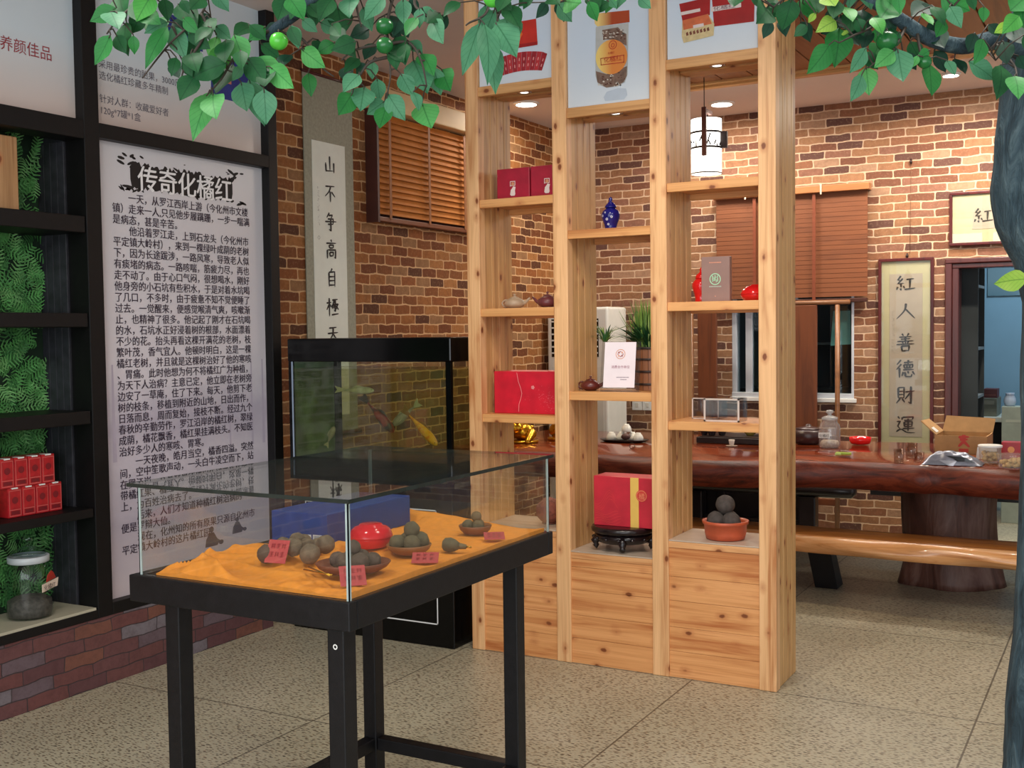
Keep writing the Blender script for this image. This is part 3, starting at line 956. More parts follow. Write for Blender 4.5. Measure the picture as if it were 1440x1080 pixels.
def fish(label, name_mats, p, q, h, loc_extra=0, roll=0):
    """koi with its tail at p and nose at q"""
    p, q = Vector(p), Vector(q)
    L = (q - p).length
    d = (q - p).normalized()
    up = (Z1 - d * Z1.dot(d)).normalized()
    if abs(d.z) > .95:
        up = X1.copy()
    s = d.cross(up)
    g = thing('koi_fish', label, 'fish', (p + q) / 2)
    prof = [(.20, .16), (.30, .26), (.42, .5), (.56, .86), (.70, 1.), (.82, .94), (.91, .74), (.97, .45), (1., .1)]
    vs, fs = [], []
    sg = 14
    for t_, r in prof:
        for k in range(sg):
            a = 2 * PI * k / sg
            vs.append(p + d * L * t_ + up * math.sin(a) * r * h + s * math.cos(a) * r * h * .62)
    for i in range(len(prof) - 1):
        for k in range(sg):
            fs.append((i * sg + k, i * sg + (k + 1) % sg, (i + 1) * sg + (k + 1) % sg, (i + 1) * sg + k))
    fs += [tuple(range(sg - 1, -1, -1)), tuple((len(prof) - 1) * sg + k for k in range(sg))]
    b = MB()
    b.add(vs, fs, 0, True)
    e = p + d * L * .955
    for sd in (-1, 1):
        b.ball(e + s * sd * h * .33 + up * h * .18, h * .10, 1, seg=8, rings=6)
    b.build('fish_body', [name_mats[0], M_ink], g)
    b = MB()
    def fin(pts, w=.0025):
        O_ = p
        b.prism([(x * L, y * h) for x, y in pts], O_ - s * w / 2, d, up, w)
    fin([(.22, .12), (.10, .75), (-.02, 1.05), (.04, .1), (-.02, -.9), (.1, -.6), (.22, -.12)])
    b.build('tail_fin', name_mats[1], g)
    b = MB()
    fin([(.42, .4), (.5, 1.15), (.58, 1.3), (.74, .95)])
    b.build('dorsal_fin', name_mats[1], g)
    for sd in (-1, 1):
        b = MB()
        b.prism([(0, 0), (-.14 * L, -.2 * h), (-.10 * L, .35 * h)], p + d * L * .78 + s * sd * h * .45 - up * h * .4, d, (s * sd * .8 - up * .5).normalized(), .0025)
        b.build('side_fin', name_mats[1], g)
    return g


M_koiw = soft((206, 204, 176), .35, .2, 30)
t = NT('koi_gold')
M_koig = t.finish(t.ramp(t.noise(t.coords(), 55, 3), [(.3, lin((226, 120, 20))), (.45, lin((240, 172, 36))), (.7, lin((244, 186, 60)))]), .35)
t = NT('koi_red')
M_koir = t.finish(t.ramp(t.noise(t.coords(), 18, 3), [(.4, lin((52, 30, 24))), (.55, lin((164, 50, 34)))]), .35)
fish('white koi swimming right near the top of the aquarium', (M_koiw, M_koiw), at(472, 548, 'y', 4.72), at(526, 549, 'y', 4.72), .019)
fish('dark red koi diving in the middle of the aquarium', (M_koir, soft((60, 34, 26), .4, .2)), at(508, 556, 'y', 4.74), at(554, 608, 'y', 4.76), .028)
fish('golden yellow koi diving at the right of the aquarium', (M_koig, soft((150, 110, 50), .4, .2)), at(566, 574, 'y', 4.62), at(615, 626, 'y', 4.58), .026)
fish('grey koi hanging by the left wall of the aquarium', (soft((150, 146, 124), .4, .2), soft((170, 168, 140), .4, .1)), at(459, 628, 'y', 4.7), at(470, 600, 'y', 4.7), .018)
fish('white and red koi behind the golden one in the aquarium', (soft((176, 168, 160), .4, .3, 30), M_koiw), at(590, 566, 'y', 4.82), at(552, 598, 'y', 4.80), .024)


# ================================================================== PINE PARTITION
PY0, PY1 = 4.551, 4.865
PX = [(-2.750, -2.682), (-2.298, -2.227), (-1.832, -1.757), (-1.359, -1.286)]
PTOP = 3.05
part = thing('shelf_partition', 'tall pine room divider of four posts with open shelves and boarded base', 'shelf', (-2.02, 4.7, 0))
for x0, x1 in PX:
    MB().box(x0, x1, PY0 - .006, PY0 + .05, 0, PTOP).build('post', pine('z'), part, bevel=.003)
    b = MB()
    for k in range(4):
        y0 = PY0 + .052 + k * .0665
        b.box(x0 + .005, x1 - .005, y0, y0 + .0640, 0, PTOP)
    b.box(x0 + .012, x1 - .012, PY0 + .05, PY1 - .002, 0, PTOP - .01)
    b.build('upright_boards', pine('z', (208, 160, 102), (164, 108, 58)), part, bevel=.0035)
BAYS = [(PX[i][1], PX[i + 1][0]) for i in range(3)]
SHELVES = [(2.116, 1.612, 1.120), (1.951, 1.231), (2.125, 1.620, 1.111)]
BASE = (.599, .512, .599)
PICB = (2.636, 2.491, 2.644)
M_basetop = wood('worn_base_top', 'x', (196, 178, 160), (164, 144, 124), .3)
for i, (x0, x1) in enumerate(BAYS):
    a, c = x0 - .004, x1 + .004
    for z in SHELVES[i]:
        b = MB()
        b.box(a, c, PY0 + .028, PY1 - .03, z - .02, z)
        b.box(a + .004, c - .004, PY0 + .002, PY0 + .028, z - .038, z)
        b.box(a + .004, c - .004, PY1 - .03, PY1 - .004, z - .046, z)
        b.build('shelf_board', pine('x', (214, 154, 94), (172, 104, 56)), part, bevel=.002)
    z = BASE[i]
    b = MB()
    hs = [0, .115, .22, .335, .44, z - .034]
    hs = [h for h in hs if h <= z - .034 + 1e-6]
    for h0, h1 in zip(hs, hs[1:]):
        b.box(a, c, PY0 + .004, PY0 + .03, h0 + .0006, h1 - .0006)
    b.box(a, c, PY1 - .03, PY1 - .006, 0, z - .02)
    b.build('base_panel', pine('x', (216, 152, 94), (178, 102, 52), 'pine_panel'), part, bevel=.0012)
    b = MB().box(a + .002, c - .002, PY0 + .001, PY0 + .03, z - .034, z - .006)
    b.build('base_rail', pine('x', (216, 158, 104), (178, 110, 60)), part, bevel=.002)
    MB().box(a, c, PY0, PY1 - .004, z - .0055, z).build('base_top', M_basetop, part, bevel=.001)
    z = PICB[i]
    b = MB()
    b.box(a + .002, c - .002, PY0 + .002, PY0 + .03, z - .044, z)
    for k in range(4):
        y0 = PY0 + .033 + k * .07
        b.box(a + .002, c - .002, y0, y0 + .064, z - .026 + (.008 if k % 2 else .0), z - .004)
    b.build('picture_rail', pine('x', (204, 152, 96), (160, 104, 58)), part, bevel=.003)
    # recessed spotlight in the soffit under the picture
    sx, sy = (x0 + x1) / 2 - .02, PY0 + .135
    g = thing('recessed_spotlight', 'small chrome spotlight under the ' + ('left', 'middle', 'right')[i] + ' product picture of the pine divider', 'spotlight', (sx, sy, z - .02))
    MB().lathe([(.020, -.003), (.034, -.004), (.036, 0), (.036, .004), (.020, .004)], (sx, sy, z - .0182), 20, closed=True).build('chrome_ring', M_steel, g)
    MB().lathe([(.0, -.001), (.019, -.002), (.019, .004)], (sx, sy, z - .0182), 16).build('lens', glow('spot_lens', (255, 250, 240), 3), g)

# product pictures
PP = PY0 + .012
PIC = []
for i, (nm, lb) in enumerate((('left', 'pale picture of a red box over a fan of red sachets'), ('mid', 'pale blue picture of a glass jar with orange cap and label'), ('right', 'pale blue picture of two red gift boxes'))):
    x0, x1 = BAYS[i]
    g = thing('product_picture', lb + ' in the divider', 'picture', ((x0 + x1) / 2, PP, PICB[i]))
    MB().box(x0 + .002, x1 - .002, PP, PP + .02, PICB[i] + .0008, PTOP - .02).build('picture_panel', poster_mat('product_poster', (206, 220, 236), (214, 222, 230)), g, bevel=.002)
    PIC.append(g)


def px_poly(b, pts, m, lift=.0015):
    """polygon given as photo points on the front plane of the pictures"""
    O = Vector((0, PP - lift, 0))
    q = [at(x, y, 'y', PP - lift) for x, y in pts]
    b.prism([(p.x, p.z) for p in q], O, X1, Z1, 0, m)


cA = lambda L: [(640 + x / 4.5, y / 4.5) for x, y in L]
M_pr = soft((196, 50, 40), .25, .15, 12)
M_pr2 = soft((160, 34, 36), .25, .15, 12)
M_po = soft((222, 110, 54), .25, .15, 30)
b = MB()
px_poly(b, cA([(330, 150), (512, 118), (522, 282), (335, 312)]), 0)
px_poly(b, cA([(335, 290), (522, 262), (520, 284), (340, 314)]), 1, .002)
px_poly(b, cA([(372, 196), (412, 184), (428, 215), (410, 246), (380, 250), (362, 225)]), 2, .002)
b.build('printed_box', [M_pr, M_pr2, M_po], PIC[0])
b = MB()
for k in range(10):
    u0, u1 = k / 10, (k + .96) / 10
    top = lambda u: (262 + 322 * u, 372 - 60 * u + 18 * u * u + (10 if u > .9 else 0) - 30 * math.sin(PI * u) * .6)
    bot = lambda u: (288 + 262 * u, 482 - 36 * u - 30 * math.sin(PI * u) * .5)
    px_poly(b, cA([top(u0), top(u1), bot(u1), bot(u0)]), k % 2, .0015)
    for w_ in (.3, .62):
        mx = lambda t: tuple(a * (1 - t) + c * t for a, c in zip(top((u0 + u1) / 2), bot((u0 + u1) / 2)))
        p, q = mx(w_), mx(w_ + .16)
        px_poly(b, cA([(p[0] - 3, p[1]), (p[0] + 3, p[1]), (q[0] + 3, q[1]), (q[0] - 3, q[1])]), 2, .002)
b.build('printed_sachets', [soft((184, 50, 56), .3, .2, 40), soft((158, 36, 46), .3, .2, 40), soft((222, 150, 146), .3, .1)], PIC[0])
# jar picture
def across(name, a, c_):
    t = NT(name)
    x = t.n('SeparateXYZ', None, Vector=t.coords('Generated')).outputs['X']
    return t.finish(t.ramp(x, [(.12, lin(a)), (.5, lin(c_))]), .25)


b = MB()
px_poly(b, cA([(880, 100), (905, 84), (1102, 64), (1104, 140), (900, 168), (884, 150)]), 0)
px_poly(b, cA([(890, 172), (1098, 144), (1096, 230), (1092, 470), (1074, 520), (1030, 545), (960, 556), (905, 535), (888, 480)]), 2)
px_poly(b, cA([(930, 190), (1030, 172), (1060, 200), (1084, 215), (1086, 290), (1000, 250), (938, 250)]), 3, .002)
px_poly(b, cA([(890, 450), (960, 470), (1088, 418), (1086, 480), (1066, 520), (1020, 545), (955, 554), (900, 520)]), 3, .002)
rr = random.Random(11)
for k in range(90):
    x, y = rr.choice(((rr.uniform(905, 1080), rr.uniform(455, 545)), (rr.uniform(935, 1075), rr.uniform(185, 250))))
    if y > 300 and (y - 470) < -.25 * (x - 960):
        continue
    r = rr.uniform(4, 9)
    a = rr.uniform(0, 3)
    px_poly(b, cA([(x + r * math.cos(a + k2) * rr.uniform(.7, 1.3), y + r * .7 * math.sin(a + k2)) for k2 in (0, 1.3, 2.5, 3.8, 5)]), 4 + k % 2, .0025)
pts = [(990 + 100 * math.cos(2 * PI * k / 30) * 1.0, 360 - 8 * math.cos(2 * PI * k / 30) + 110 * math.sin(2 * PI * k / 30)) for k in range(30)]
px_poly(b, cA(pts), 6, .003)
px_poly(b, cA([(940, 615), (960, 580), (1030, 558), (1080, 560), (1090, 600), (1070, 628), (950, 640)]), 8, .0015)
b.build('printed_jar', [across('printed_cap', (236, 206, 130), (170, 72, 40)), soft((226, 190, 108), .2, .1), soft((184, 186, 184), .2, .1, 20), soft((120, 96, 84), .3, .3, 50), soft((216, 206, 194), .3, .1), soft((96, 62, 52), .3, .2), across('printed_label', (238, 208, 120), (222, 136, 66)), soft((234, 196, 112), .25, .05), soft((186, 198, 212), .3, .06)], PIC[1])
b = MB()
O = Vector((0, PP - .0042, 0))
cc = at(*cA([(1000, 285)])[0], 'y', PP)
M_lab = soft((176, 60, 36), .3, .1)
b.ring(cc.x, cc.z, .016, .019, O, X1, Z1)
b.ring(cc.x, cc.z - .002, .006, .009, O, X1, Z1)
p0, p1, p2, p3 = [at(*q, 'y', PP) for q in cA([(924, 372), (1070, 350), (1070, 395), (926, 412)])]
for a_, c_ in ((p0, p1), (p1, p2), (p2, p3), (p3, p0)):
    d = (c_ - a_).normalized()
    nn = Vector((-d.z, 0, d.x)) * .0016
    b.prism([((a_ - d * .0016 + nn).x, (a_ - d * .0016 + nn).z), ((a_ - d * .0016 - nn).x, (a_ - d * .0016 - nn).z), ((c_ + d * .0016 - nn).x, (c_ + d * .0016 - nn).z), ((c_ + d * .0016 + nn).x, (c_ + d * .0016 + nn).z)], O, X1, Z1)
rx = (p1 - p0).normalized()
b.text('化橘红', 0, 0, .026, p3 + rx * .012 + Vector((0, -.0042, .009)), rx, Z1, sx=1.12)
b.text('化橘红', 0, 0, .011, at(*cA([(968, 345)])[0], 'y', PP) + Vector((0, -.0042, 0)), rx, Z1)
b.build('label_lettering', M_lab, PIC[1])
# gift boxes picture
cB = lambda L: [(900 + x / 4.5, y / 4.5) for x, y in L]
b = MB()
px_poly(b, cB([(445, -150), (730, -190), (722, 136), (468, 168)]), 0)
px_poly(b, cB([(248, 25), (445, -20), (442, 95), (268, 130)]), 0, .002)
px_poly(b, cB([(268, 130), (430, 88), (470, 150), (466, 225), (276, 272), (264, 230)]), 1, .0025)
px_poly(b, cB([(268, 130), (430, 88), (455, 150), (275, 190)]), 2, .003)
px_poly(b, cB([(450, 45), (640, 18), (640, 45), (450, 75)]), 3, .0025)
px_poly(b, cB([(255, 78), (380, 52), (382, 72), (258, 98)]), 3, .003)
px_poly(b, cB([(335, 160), (402, 146), (404, 166), (337, 180)]), 3, .0035)
for k in range(7):
    x = 290 + 22 * k
    px_poly(b, cB([(x, 210 - 5 * k), (x + 12, 200 - 5 * k), (x + 18, 222 - 5 * k), (x + 4, 228 - 5 * k)]), 4, .0035)
b.build('printed_boxes', [M_pr2, soft((206, 186, 140), .3, .15, 40), soft((202, 106, 66), .3, .2, 30), soft((222, 206, 204), .3, .05), soft((120, 64, 48), .3, .2)], PIC[2])
b = MB()
q = at(*cB([(456, 72)])[0], 'y', PP)
q2 = at(*cB([(640, 44)])[0], 'y', PP)
b.text('化橘红', 0, 0, .02, q + Vector((.006, -.0045, .001)), (q2 - q).normalized(), Z1, sx=1.6)
b.build('box_lettering', soft((120, 90, 100), .4, .1), PIC[2])


# ================================================================== THINGS ON THE PINE DIVIDER
EPS = .0006


def ground(z):
    return z + EPS


# bay 1, top shelf: two crimson gift boxes
gb = None
for k, (x0, lb) in enumerate(((-2.648, 'left one of the two crimson gift boxes on the top shelf of the divider'), (-2.468, 'right one of the two crimson gift boxes, half behind the divider post'))):
    loc = (x0 + .0865, 4.735, ground(2.116))
    if gb is None:
        gb = thing('gift_box', lb, 'box', loc, 0, 'crimson gift boxes')
        MB().box(-.0865, .0865, -.075, .075, 0, .15).build('carton', soft((168, 24, 52), .4, .15, 18), gb, bevel=.003, world=False)
        O = Vector((0, -.0762, 0))
        b = MB()
        for x_, y_, r in ((-.013, .056, 0), (.013, .056, 0)):
            pass
        b.prism([(-.016, .028), (-.010, .022), (.008, .022), (.012, .030), (.010, .046), (.014, .062), (.002, .066), (-.006, .056), (-.012, .05)], O, X1, Z1, 0, 0)
        b.prism([(-.016, .068), (.012, .068), (.012, .09), (-.016, .09), (-.016, .066), (-.013, .066), (-.013, .087), (.009, .087), (.009, .071), (-.013, .071)], O, X1, Z1, 0, 0)
        b.disc(-.001, .077, .008, O - Y1 * .0005, X1, Z1, 1)
        b.build('pale_emblem', [soft((236, 220, 214), .4, .05), soft((214, 150, 110), .4, .1)], gb, world=False)
    else:
        dup(gb, loc, 0, lb, 'crimson gift boxes')


def teapot(name, label, c, R, m, spout, handle=True, squash=.72, bail=False):
    g = thing(name, label, 'teapot', c)
    c = Vector(c)
    MB().lathe([(R * .5, 0), (R * .62, .004), (R * .9, R * squash * .3), (R, R * squash * .62), (R * .9, R * squash), (R * .6, R * squash * 1.28), (R * .42, R * squash * 1.36)], c, 28).build('pot_body', m, g)
    MB().lathe([(R * .46, R * squash * 1.34), (R * .44, R * squash * 1.42), (R * .2, R * squash * 1.55), (R * .07, R * squash * 1.6), (R * .07, R * squash * 1.68), (R * .13, R * squash * 1.78), (R * .12, R * squash * 1.88), (0, R * squash * 1.95)], c, 24).build('lid', m, g)
    s = spout
    MB().tube([c + Vector((s * R * .8, 0, R * squash * .55)), c + Vector((s * R * 1.15, 0, R * squash * .75)), c + Vector((s * R * 1.4, 0, R * squash * 1.05)), c + Vector((s * R * 1.62, 0, R * squash * 1.3))], [R * .22, R * .17, R * .12, R * .09], 12).build('spout', m, g)
    pts = []
    for k in range(9):
        a = PI * (.5 + k / 8)
        pts.append(c + Vector((-s * (R * .82 - math.cos(a) * R * .52), 0, R * squash * .68 + math.sin(a) * R * squash * .48)))
    MB().tube(pts, R * .085, 10).build('handle', m, g)
    return g


M_clay = soft((176, 152, 126), .45, .12, 30)
M_zisha = soft((104, 52, 56), .35, .15, 30)
M_zisha2 = soft((92, 36, 32), .3, .15, 30)
teapot('teapot', 'beige clay teapot on the second shelf of the left column', (-2.572, 4.68, ground(1.612)), .050, M_clay, 1)
teapot('teapot', 'round purple clay teapot half behind the second divider post', (-2.387, 4.66, ground(1.612)), .048, M_zisha, -1, squash=.8)
# bay 1, large red box
g = thing('gift_box', 'large bright red box with a thin pink curved line on a divider shelf', 'box', (-2.43, 4.70, 1.12))
MB().box(-2.655, -2.302, 4.62, 4.80, ground(1.12), 1.318).build('carton', soft((204, 22, 46), .4, .15, 14), g, bevel=.003)
b = MB()
O = Vector((0, 4.6188, 0))
cv = [(-2.532, 1.312), (-2.524, 1.27), (-2.512, 1.24), (-2.506, 1.215), (-2.512, 1.19), (-2.522, 1.165), (-2.524, 1.13)]
for (a, z0), (c, z1) in zip(cv, cv[1:]):
    b.prism([(a - .0012, z0), (a + .0012, z0), (c + .0012, z1), (c - .0012, z1)], O, X1, Z1, 0, 0)
for k in range(5):
    a = 2 * PI * k / 5
    b.disc(-2.448 + .005 * math.cos(a), 1.244 + .005 * math.sin(a), .004, O, X1, Z1, 0, 10)
rr = random.Random(2)
for k in range(120):
    x, z = -2.36 + rr.gauss(0, .045), 1.19 + rr.gauss(0, .026)
    if -2.5 < x < -2.303 and 1.13 < z < 1.30:
        b.disc(x, z, rr.uniform(.0008, .0022), O, X1, Z1, 1, 6)
b.build('flower_print', [soft((238, 150, 150), .4, .05), soft((214, 92, 100), .4, .1)], g)

# bay 2
c = Vector((-2.083, 4.70, ground(1.951)))
g = thing('porcelain_jar', 'small cobalt blue lidded porcelain jar on the top shelf of the middle column', 'jar', c)
M_blue = soft((22, 24, 110), .12, .25, 40)
MB().lathe([(.026, 0), (.029, .004), (.026, .012), (.030, .03), (.041, .058), (.043, .074), (.036, .09), (.024, .098), (.021, .104)], c, 32).build('jar_body', M_blue, g)
MB().lathe([(.027, .104), (.027, .108), (.022, .116), (.018, .122), (.008, .130), (.006, .134), (.009, .140), (.008, .147), (0, .154)], c, 24).build('lid', M_blue, g)
b = MB()
for a, z, r in ((-.55, .066, .0055), (.0, .050, .006), (.5, .060, .0055), (.1, .028, .005), (-.2, .08, .004)):
    rad = .0435 if z > .05 else .035 + (z - .028) * .35
    n = Vector((math.sin(a), -math.cos(a), 0))
    O = c + n * (rad + .0002) + Z1 * z
    rt = Vector((math.cos(a), math.sin(a), 0))
    b.ring(0, 0, r * .55, r, O, rt, Z1, 0, 14)
    b.disc(0, 0, r * .25, O, rt, Z1, 0, 8)
b.build('white_flowers', soft((206, 206, 224), .2, .05), g)
teapot('teapot', 'dark red clay teapot beside the certificate on the middle column', (-2.172, 4.66, ground(1.231)), .046, M_zisha2, 1, squash=.75)

# certificate in an acrylic stand
g = thing('certificate_stand', 'white certificate with red emblem in a leaning clear acrylic stand', 'certificate', (-2.02, 4.66, 1.231))
lean = math.radians(10)
rz = math.radians(5)
RX = Vector((math.cos(rz), math.sin(rz), 0))
UP = (Z1 * math.cos(lean) + Vector((-math.sin(rz), math.cos(rz), 0)) * math.sin(lean)).normalized()
N = RX.cross(UP)
O0 = Vector((-2.098, 4.598, ground(1.231)))
MB().rect(0, .182, 0, .225, O0, RX, UP, 0, -.006).build('acrylic_plate', glass('acrylic', (.86, .85, .84, 1)), g, bevel=.001)
MB().rect(.0, .182, 0, .03, O0 - N * .001, RX, (-N + Z1 * .1).normalized(), 0, .004).build('acrylic_foot', glass('acrylic_foot', (.8, .8, .8, 1)), g)
pp = MB().rect(.014, .160, .018, .222, O0 + N * .0004, RX, UP, 0, .0006).build('paper', soft((236, 224, 230), .5, .03), g)
b = MB()
OO = O0 + N * .0016
b.ring(.089, .168, .0195, .0225, OO, RX, UP, 0)
for k in range(4):
    a = PI / 4 + k * PI / 2
    b.prism([(.089 + r * math.cos(a + d), .168 + r * math.sin(a + d)) for r, d in ((.004, 0), (.015, -.4), (.015, .4))], OO, RX, UP, 0, 1 if k % 2 else 0)
for k in range(4):
    a = k * PI / 2
    b.prism([(.089 + r * math.cos(a + d), .168 + r * math.sin(a + d)) for r, d in ((.007, 0), (.014, -.28), (.014, .28))], OO, RX, UP, 0, 1)
b.build('red_emblem', [soft((214, 150, 120), .5, .1), soft((150, 60, 46), .5, .1)], pp)
MB().text('消费合作单位', .048, .105, .0145, OO, RX, UP).build('lettering', soft((150, 66, 96), .5, .1), pp)
b = MB()
for x0, x1, z in ((.075, .132, .062), (.094, .122, .052)):
    k = x0
    while k < x1:
        b.rect(k, k + .003, z, z + .0035, OO, RX, UP)
        k += .0042
b.build('small_lettering', soft((120, 100, 116), .5, .1), pp)

# planter behind the certificate
c = Vector((-1.925, 4.788, ground(1.231)))
g = thing('wooden_planter', 'round wooden bucket with dark hoops holding a leafy green plant behind the certificate', 'plant', c)
b = MB()
for k in range(18):
    a0, a1 = 2 * PI * k / 18 + .012, 2 * PI * (k + 1) / 18 - .012
    v = [c + Vector((r * math.cos(a), r * math.sin(a), z)) for z, rs in ((0, (.062, .074)), (.195, (.068, .080))) for r, a in ((rs[0], a0), (rs[1], a0), (rs[1], a1), (rs[0], a1))]
    b.add(v, [(0, 1, 2, 3), (7, 6, 5, 4), (0, 4, 5, 1), (1, 5, 6, 2), (2, 6, 7, 3), (3, 7, 4, 0)])
b.build('bucket', wood('bucket_wood', 'z', (158, 104, 70), (110, 66, 42), .5), g)
for z in (.028, .085, .14, .19):
    MB().lathe([(.0755 + z * .03, z - .005), (.0775 + z * .03, z - .005), (.0775 + z * .03, z + .005), (.0755 + z * .03, z + .005)], c, 30, closed=True).build('hoop', soft((52, 38, 34), .5, .2), g)
MB().lathe([(0, .175), (.064, .176), (.06, .18), (0, .182)], c, 24).build('soil', soft((58, 42, 32), .9, .4, 80, bump=.5), g)


def blades(rng, c, n, L0, L1, spread, w, droop, mats, el=(40, 85), xmax=9, ymin=-9):
    b = MB()
    for _ in range(n):
        a = rng.uniform(0, 2 * PI)
        e = math.radians(rng.uniform(*el))
        L = rng.uniform(L0, L1)
        d = Vector((math.cos(a) * math.cos(e), math.sin(a) * math.cos(e), math.sin(e)))
        p = c + Vector((math.cos(a), math.sin(a), 0)) * rng.uniform(0, spread)
        if p.x + d.x * L * 1.5 > xmax:
            d.x *= -.6
            p.x = min(p.x, xmax - .03)
        if p.y + d.y * L * 1.5 < ymin:
            d.y *= -.4
            p.y = max(p.y, ymin + .03)
        s = d.cross(Z1).normalized() * w
        v, f = [], []
        for k in range(6):
            t_ = k / 5
            q = p + d * L * t_ - Z1 * droop * L * t_ * t_ + Vector((d.x, d.y, 0)) * droop * .4 * L * t_ * t_
            ww = math.sin(PI * (.12 + .86 * t_)) ** .8
            v += [q - s * ww, q + Z1 * w * .25 * ww, q + s * ww]
        for k in range(5):
            f += [(3 * k, 3 * k + 1, 3 * k + 4, 3 * k + 3), (3 * k + 1, 3 * k + 2, 3 * k + 5, 3 * k + 4)]
        b.add(v, f, rng.randrange(len(mats)), True)
    return b


rng = random.Random(9)
G2 = [soft((44, 92, 52), .4, .2, 30), soft((30, 74, 44), .4, .2, 30), soft((70, 116, 66), .4, .2, 30)]
G3 = [soft((116, 148, 62), .45, .2, 30), soft((140, 166, 78), .45, .2, 30), soft((90, 128, 58), .45, .2, 30)]
blades(rng, c + Vector((-.01, 0, .19)), 200, .11, .20, .04, .007, .22, G2, (32, 66), -1.845, 4.60).build('dark_foliage', G2, g)
blades(rng, c + Vector((-.01, 0, .18)), 200, .16, .28, .07, .0036, .12, G3, (62, 90), -1.85, 4.70).build('light_foliage', G3, g)
c2 = Vector((-2.178, 4.84, 1.45))
# sprig that trails at the left
b = MB()
st = [c + Vector((-.05, .03, .18)), c + Vector((-.12, .06, .3)), Vector((-2.15, 4.85, 1.50)), Vector((-2.178, 4.845, 1.46))]
b.tube(st, .0016, 6)
b.build('trailing_stem', G3[2], g)
blades(rng, Vector((-2.178, 4.838, 1.45)), 46, .05, .13, .012, .004, .3, G2 + G3[2:], (30, 90)).build('sprig_foliage', [G2[2], G3[2], G2[0], G3[0]], g)

# red box with a yellow stripe on a carved stand
cs = Vector((-2.03, 4.70, ground(.512)))
g = thing('carved_stand', 'round black carved wooden stand under the red and yellow box', 'stand', cs)
M_ebony = soft((30, 20, 22), .22, .3, 25)
MB().lathe([(.10, .075), (.135, .078), (.148, .086), (.150, .098), (.144, .108), (.13, .110), (0, .110)], cs, 40).build('top_disc', M_ebony, g)
b = MB()
MB().lathe([(.115, .035), (.13, .045), (.138, .06), (.132, .075), (.11, .075)], cs, 40).build('apron', M_ebony, g)
for k in range(5):
    a = -PI / 2 + .35 + 2 * PI * k / 5
    d = Vector((math.cos(a), math.sin(a), 0))
    MB().tube([cs + d * .115 + Z1 * .06, cs + d * .138 + Z1 * .04, cs + d * .128 + Z1 * .024, cs + d * .138 + Z1 * .0145], [.022, .018, .012, .014], 10).build('leg', M_ebony, g)
b = MB()
for k in range(14):
    a = 2 * PI * k / 14
    b.ball(cs + Vector((.137 * math.cos(a), .137 * math.sin(a), .058)), .010, seg=10, rings=6, sc=(1, 1, .8))
b.build('carved_beads', M_ebony, g)
g = thing('gift_box', 'red box with a yellow stripe and round seal standing on the black carved stand', 'box', (-1.99, 4.70, .623))
zb = ground(.622)
MB().box(-2.150, -1.845, 4.635, 4.765, zb, zb + .225).build('carton', soft((198, 40, 58), .4, .12, 14), g, bevel=.003)
b = MB()
O = Vector((0, 4.6336, 0))
b.rect(-1.970, -1.930, zb + .001, zb + .224, O, X1, Z1, 0)
b.disc(-1.916, zb + .145, .027, O - Y1 * .0004, X1, Z1, 1)
b.ring(-1.916, zb + .145, .0215, .024, O - Y1 * .0008, X1, Z1, 2)
b.build('yellow_stripe', [soft((232, 190, 96), .4, .06), soft((206, 66, 56), .35, .1), soft((232, 140, 104), .4, .1)], g)
MB().text('橘', -1.930, zb + .131, .030, O - Y1 * .0009, X1, Z1).build('seal_lettering', soft((232, 140, 104), .4, .1), g)
b = MB()
for k in range(9):
    zz = zb + .015 + k * .011
    cvp = [(-2.142 + j * .014, zz + .010 * math.sin(j * .8 + k * .5) + (.05 * math.exp(-((j - 5) / 2.2) ** 2) if k > 4 else 0)) for j in range(10 - k // 3)]
    for (a, z0), (c_, z1) in zip(cvp, cvp[1:]):
        b.prism([(a, z0 - .001), (c_, z1 - .001), (c_, z1 + .0013), (a, z0 + .0013)], O, X1, Z1, 0, 0)
b.build('wave_print', soft((214, 66, 66), .4, .08), g)

# bay 3
c = Vector((-1.656, 4.70, ground(1.620)))
g = thing('porcelain_jar', 'glossy red lidded porcelain jar beside the brown booklet on the divider', 'jar', c)
M_redg = soft((204, 24, 26), .1, .12, 20)
MB().lathe([(.026, 0), (.029, .004), (.027, .014), (.033, .04), (.041, .066), (.040, .082), (.030, .096), (.024, .102)], c, 32).build('jar_body', M_redg, g)
MB().lathe([(.027, .102), (.027, .107), (.024, .117), (.012, .127), (.007, .133), (.009, .139), (.006, .148), (0, .152)], c, 24).build('lid', M_redg, g)
g = thing('booklet', 'brown booklet with a pale green round emblem standing on the divider shelf', 'book', (-1.575, 4.68, 1.62))
MB().box(-1.638, -1.512, 4.645, 4.675, ground(1.62), 1.812).build('cover', soft((142, 112, 104), .5, .06), g, bevel=.0025)
b = MB()
O = Vector((0, 4.6438, 0))
b.ring(-1.576, 1.716, .021, .025, O, X1, Z1, 0, 40)
for sx, sz, w, h in ((-.011, .004, .004, .026), (0, .008, .004, .022), (.011, .004, .004, .026), (-.006, -.004, .012, .003), (.006, .01, .012, .003), (-.005, .004, .003, .012), (.005, -.006, .003, .012)):
    b.rect(-1.576 + sx - w / 2, -1.576 + sx + w / 2, 1.716 + sz - h / 2 - .002, 1.716 + sz + h / 2 - .002, O, X1, Z1, 0)
b.build('green_emblem', soft((166, 214, 178), .5, .05), g)
b = MB()
for x0, x1, z, h, m in ((-1.602, -1.548, 1.784, .005, 0), (-1.602, -1.552, 1.682, .005, 1), (-1.578, -1.572, 1.642, .003, 0)):
    k = x0
    while k < x1:
        b.rect(k, k + .005, z, z + h, O, X1, Z1, m)
        k += .0068
b.build('small_lettering', [soft((214, 146, 120), .5, .1), soft((176, 186, 172), .5, .1)], g)
c = Vector((-1.416, 4.70, ground(1.62)))
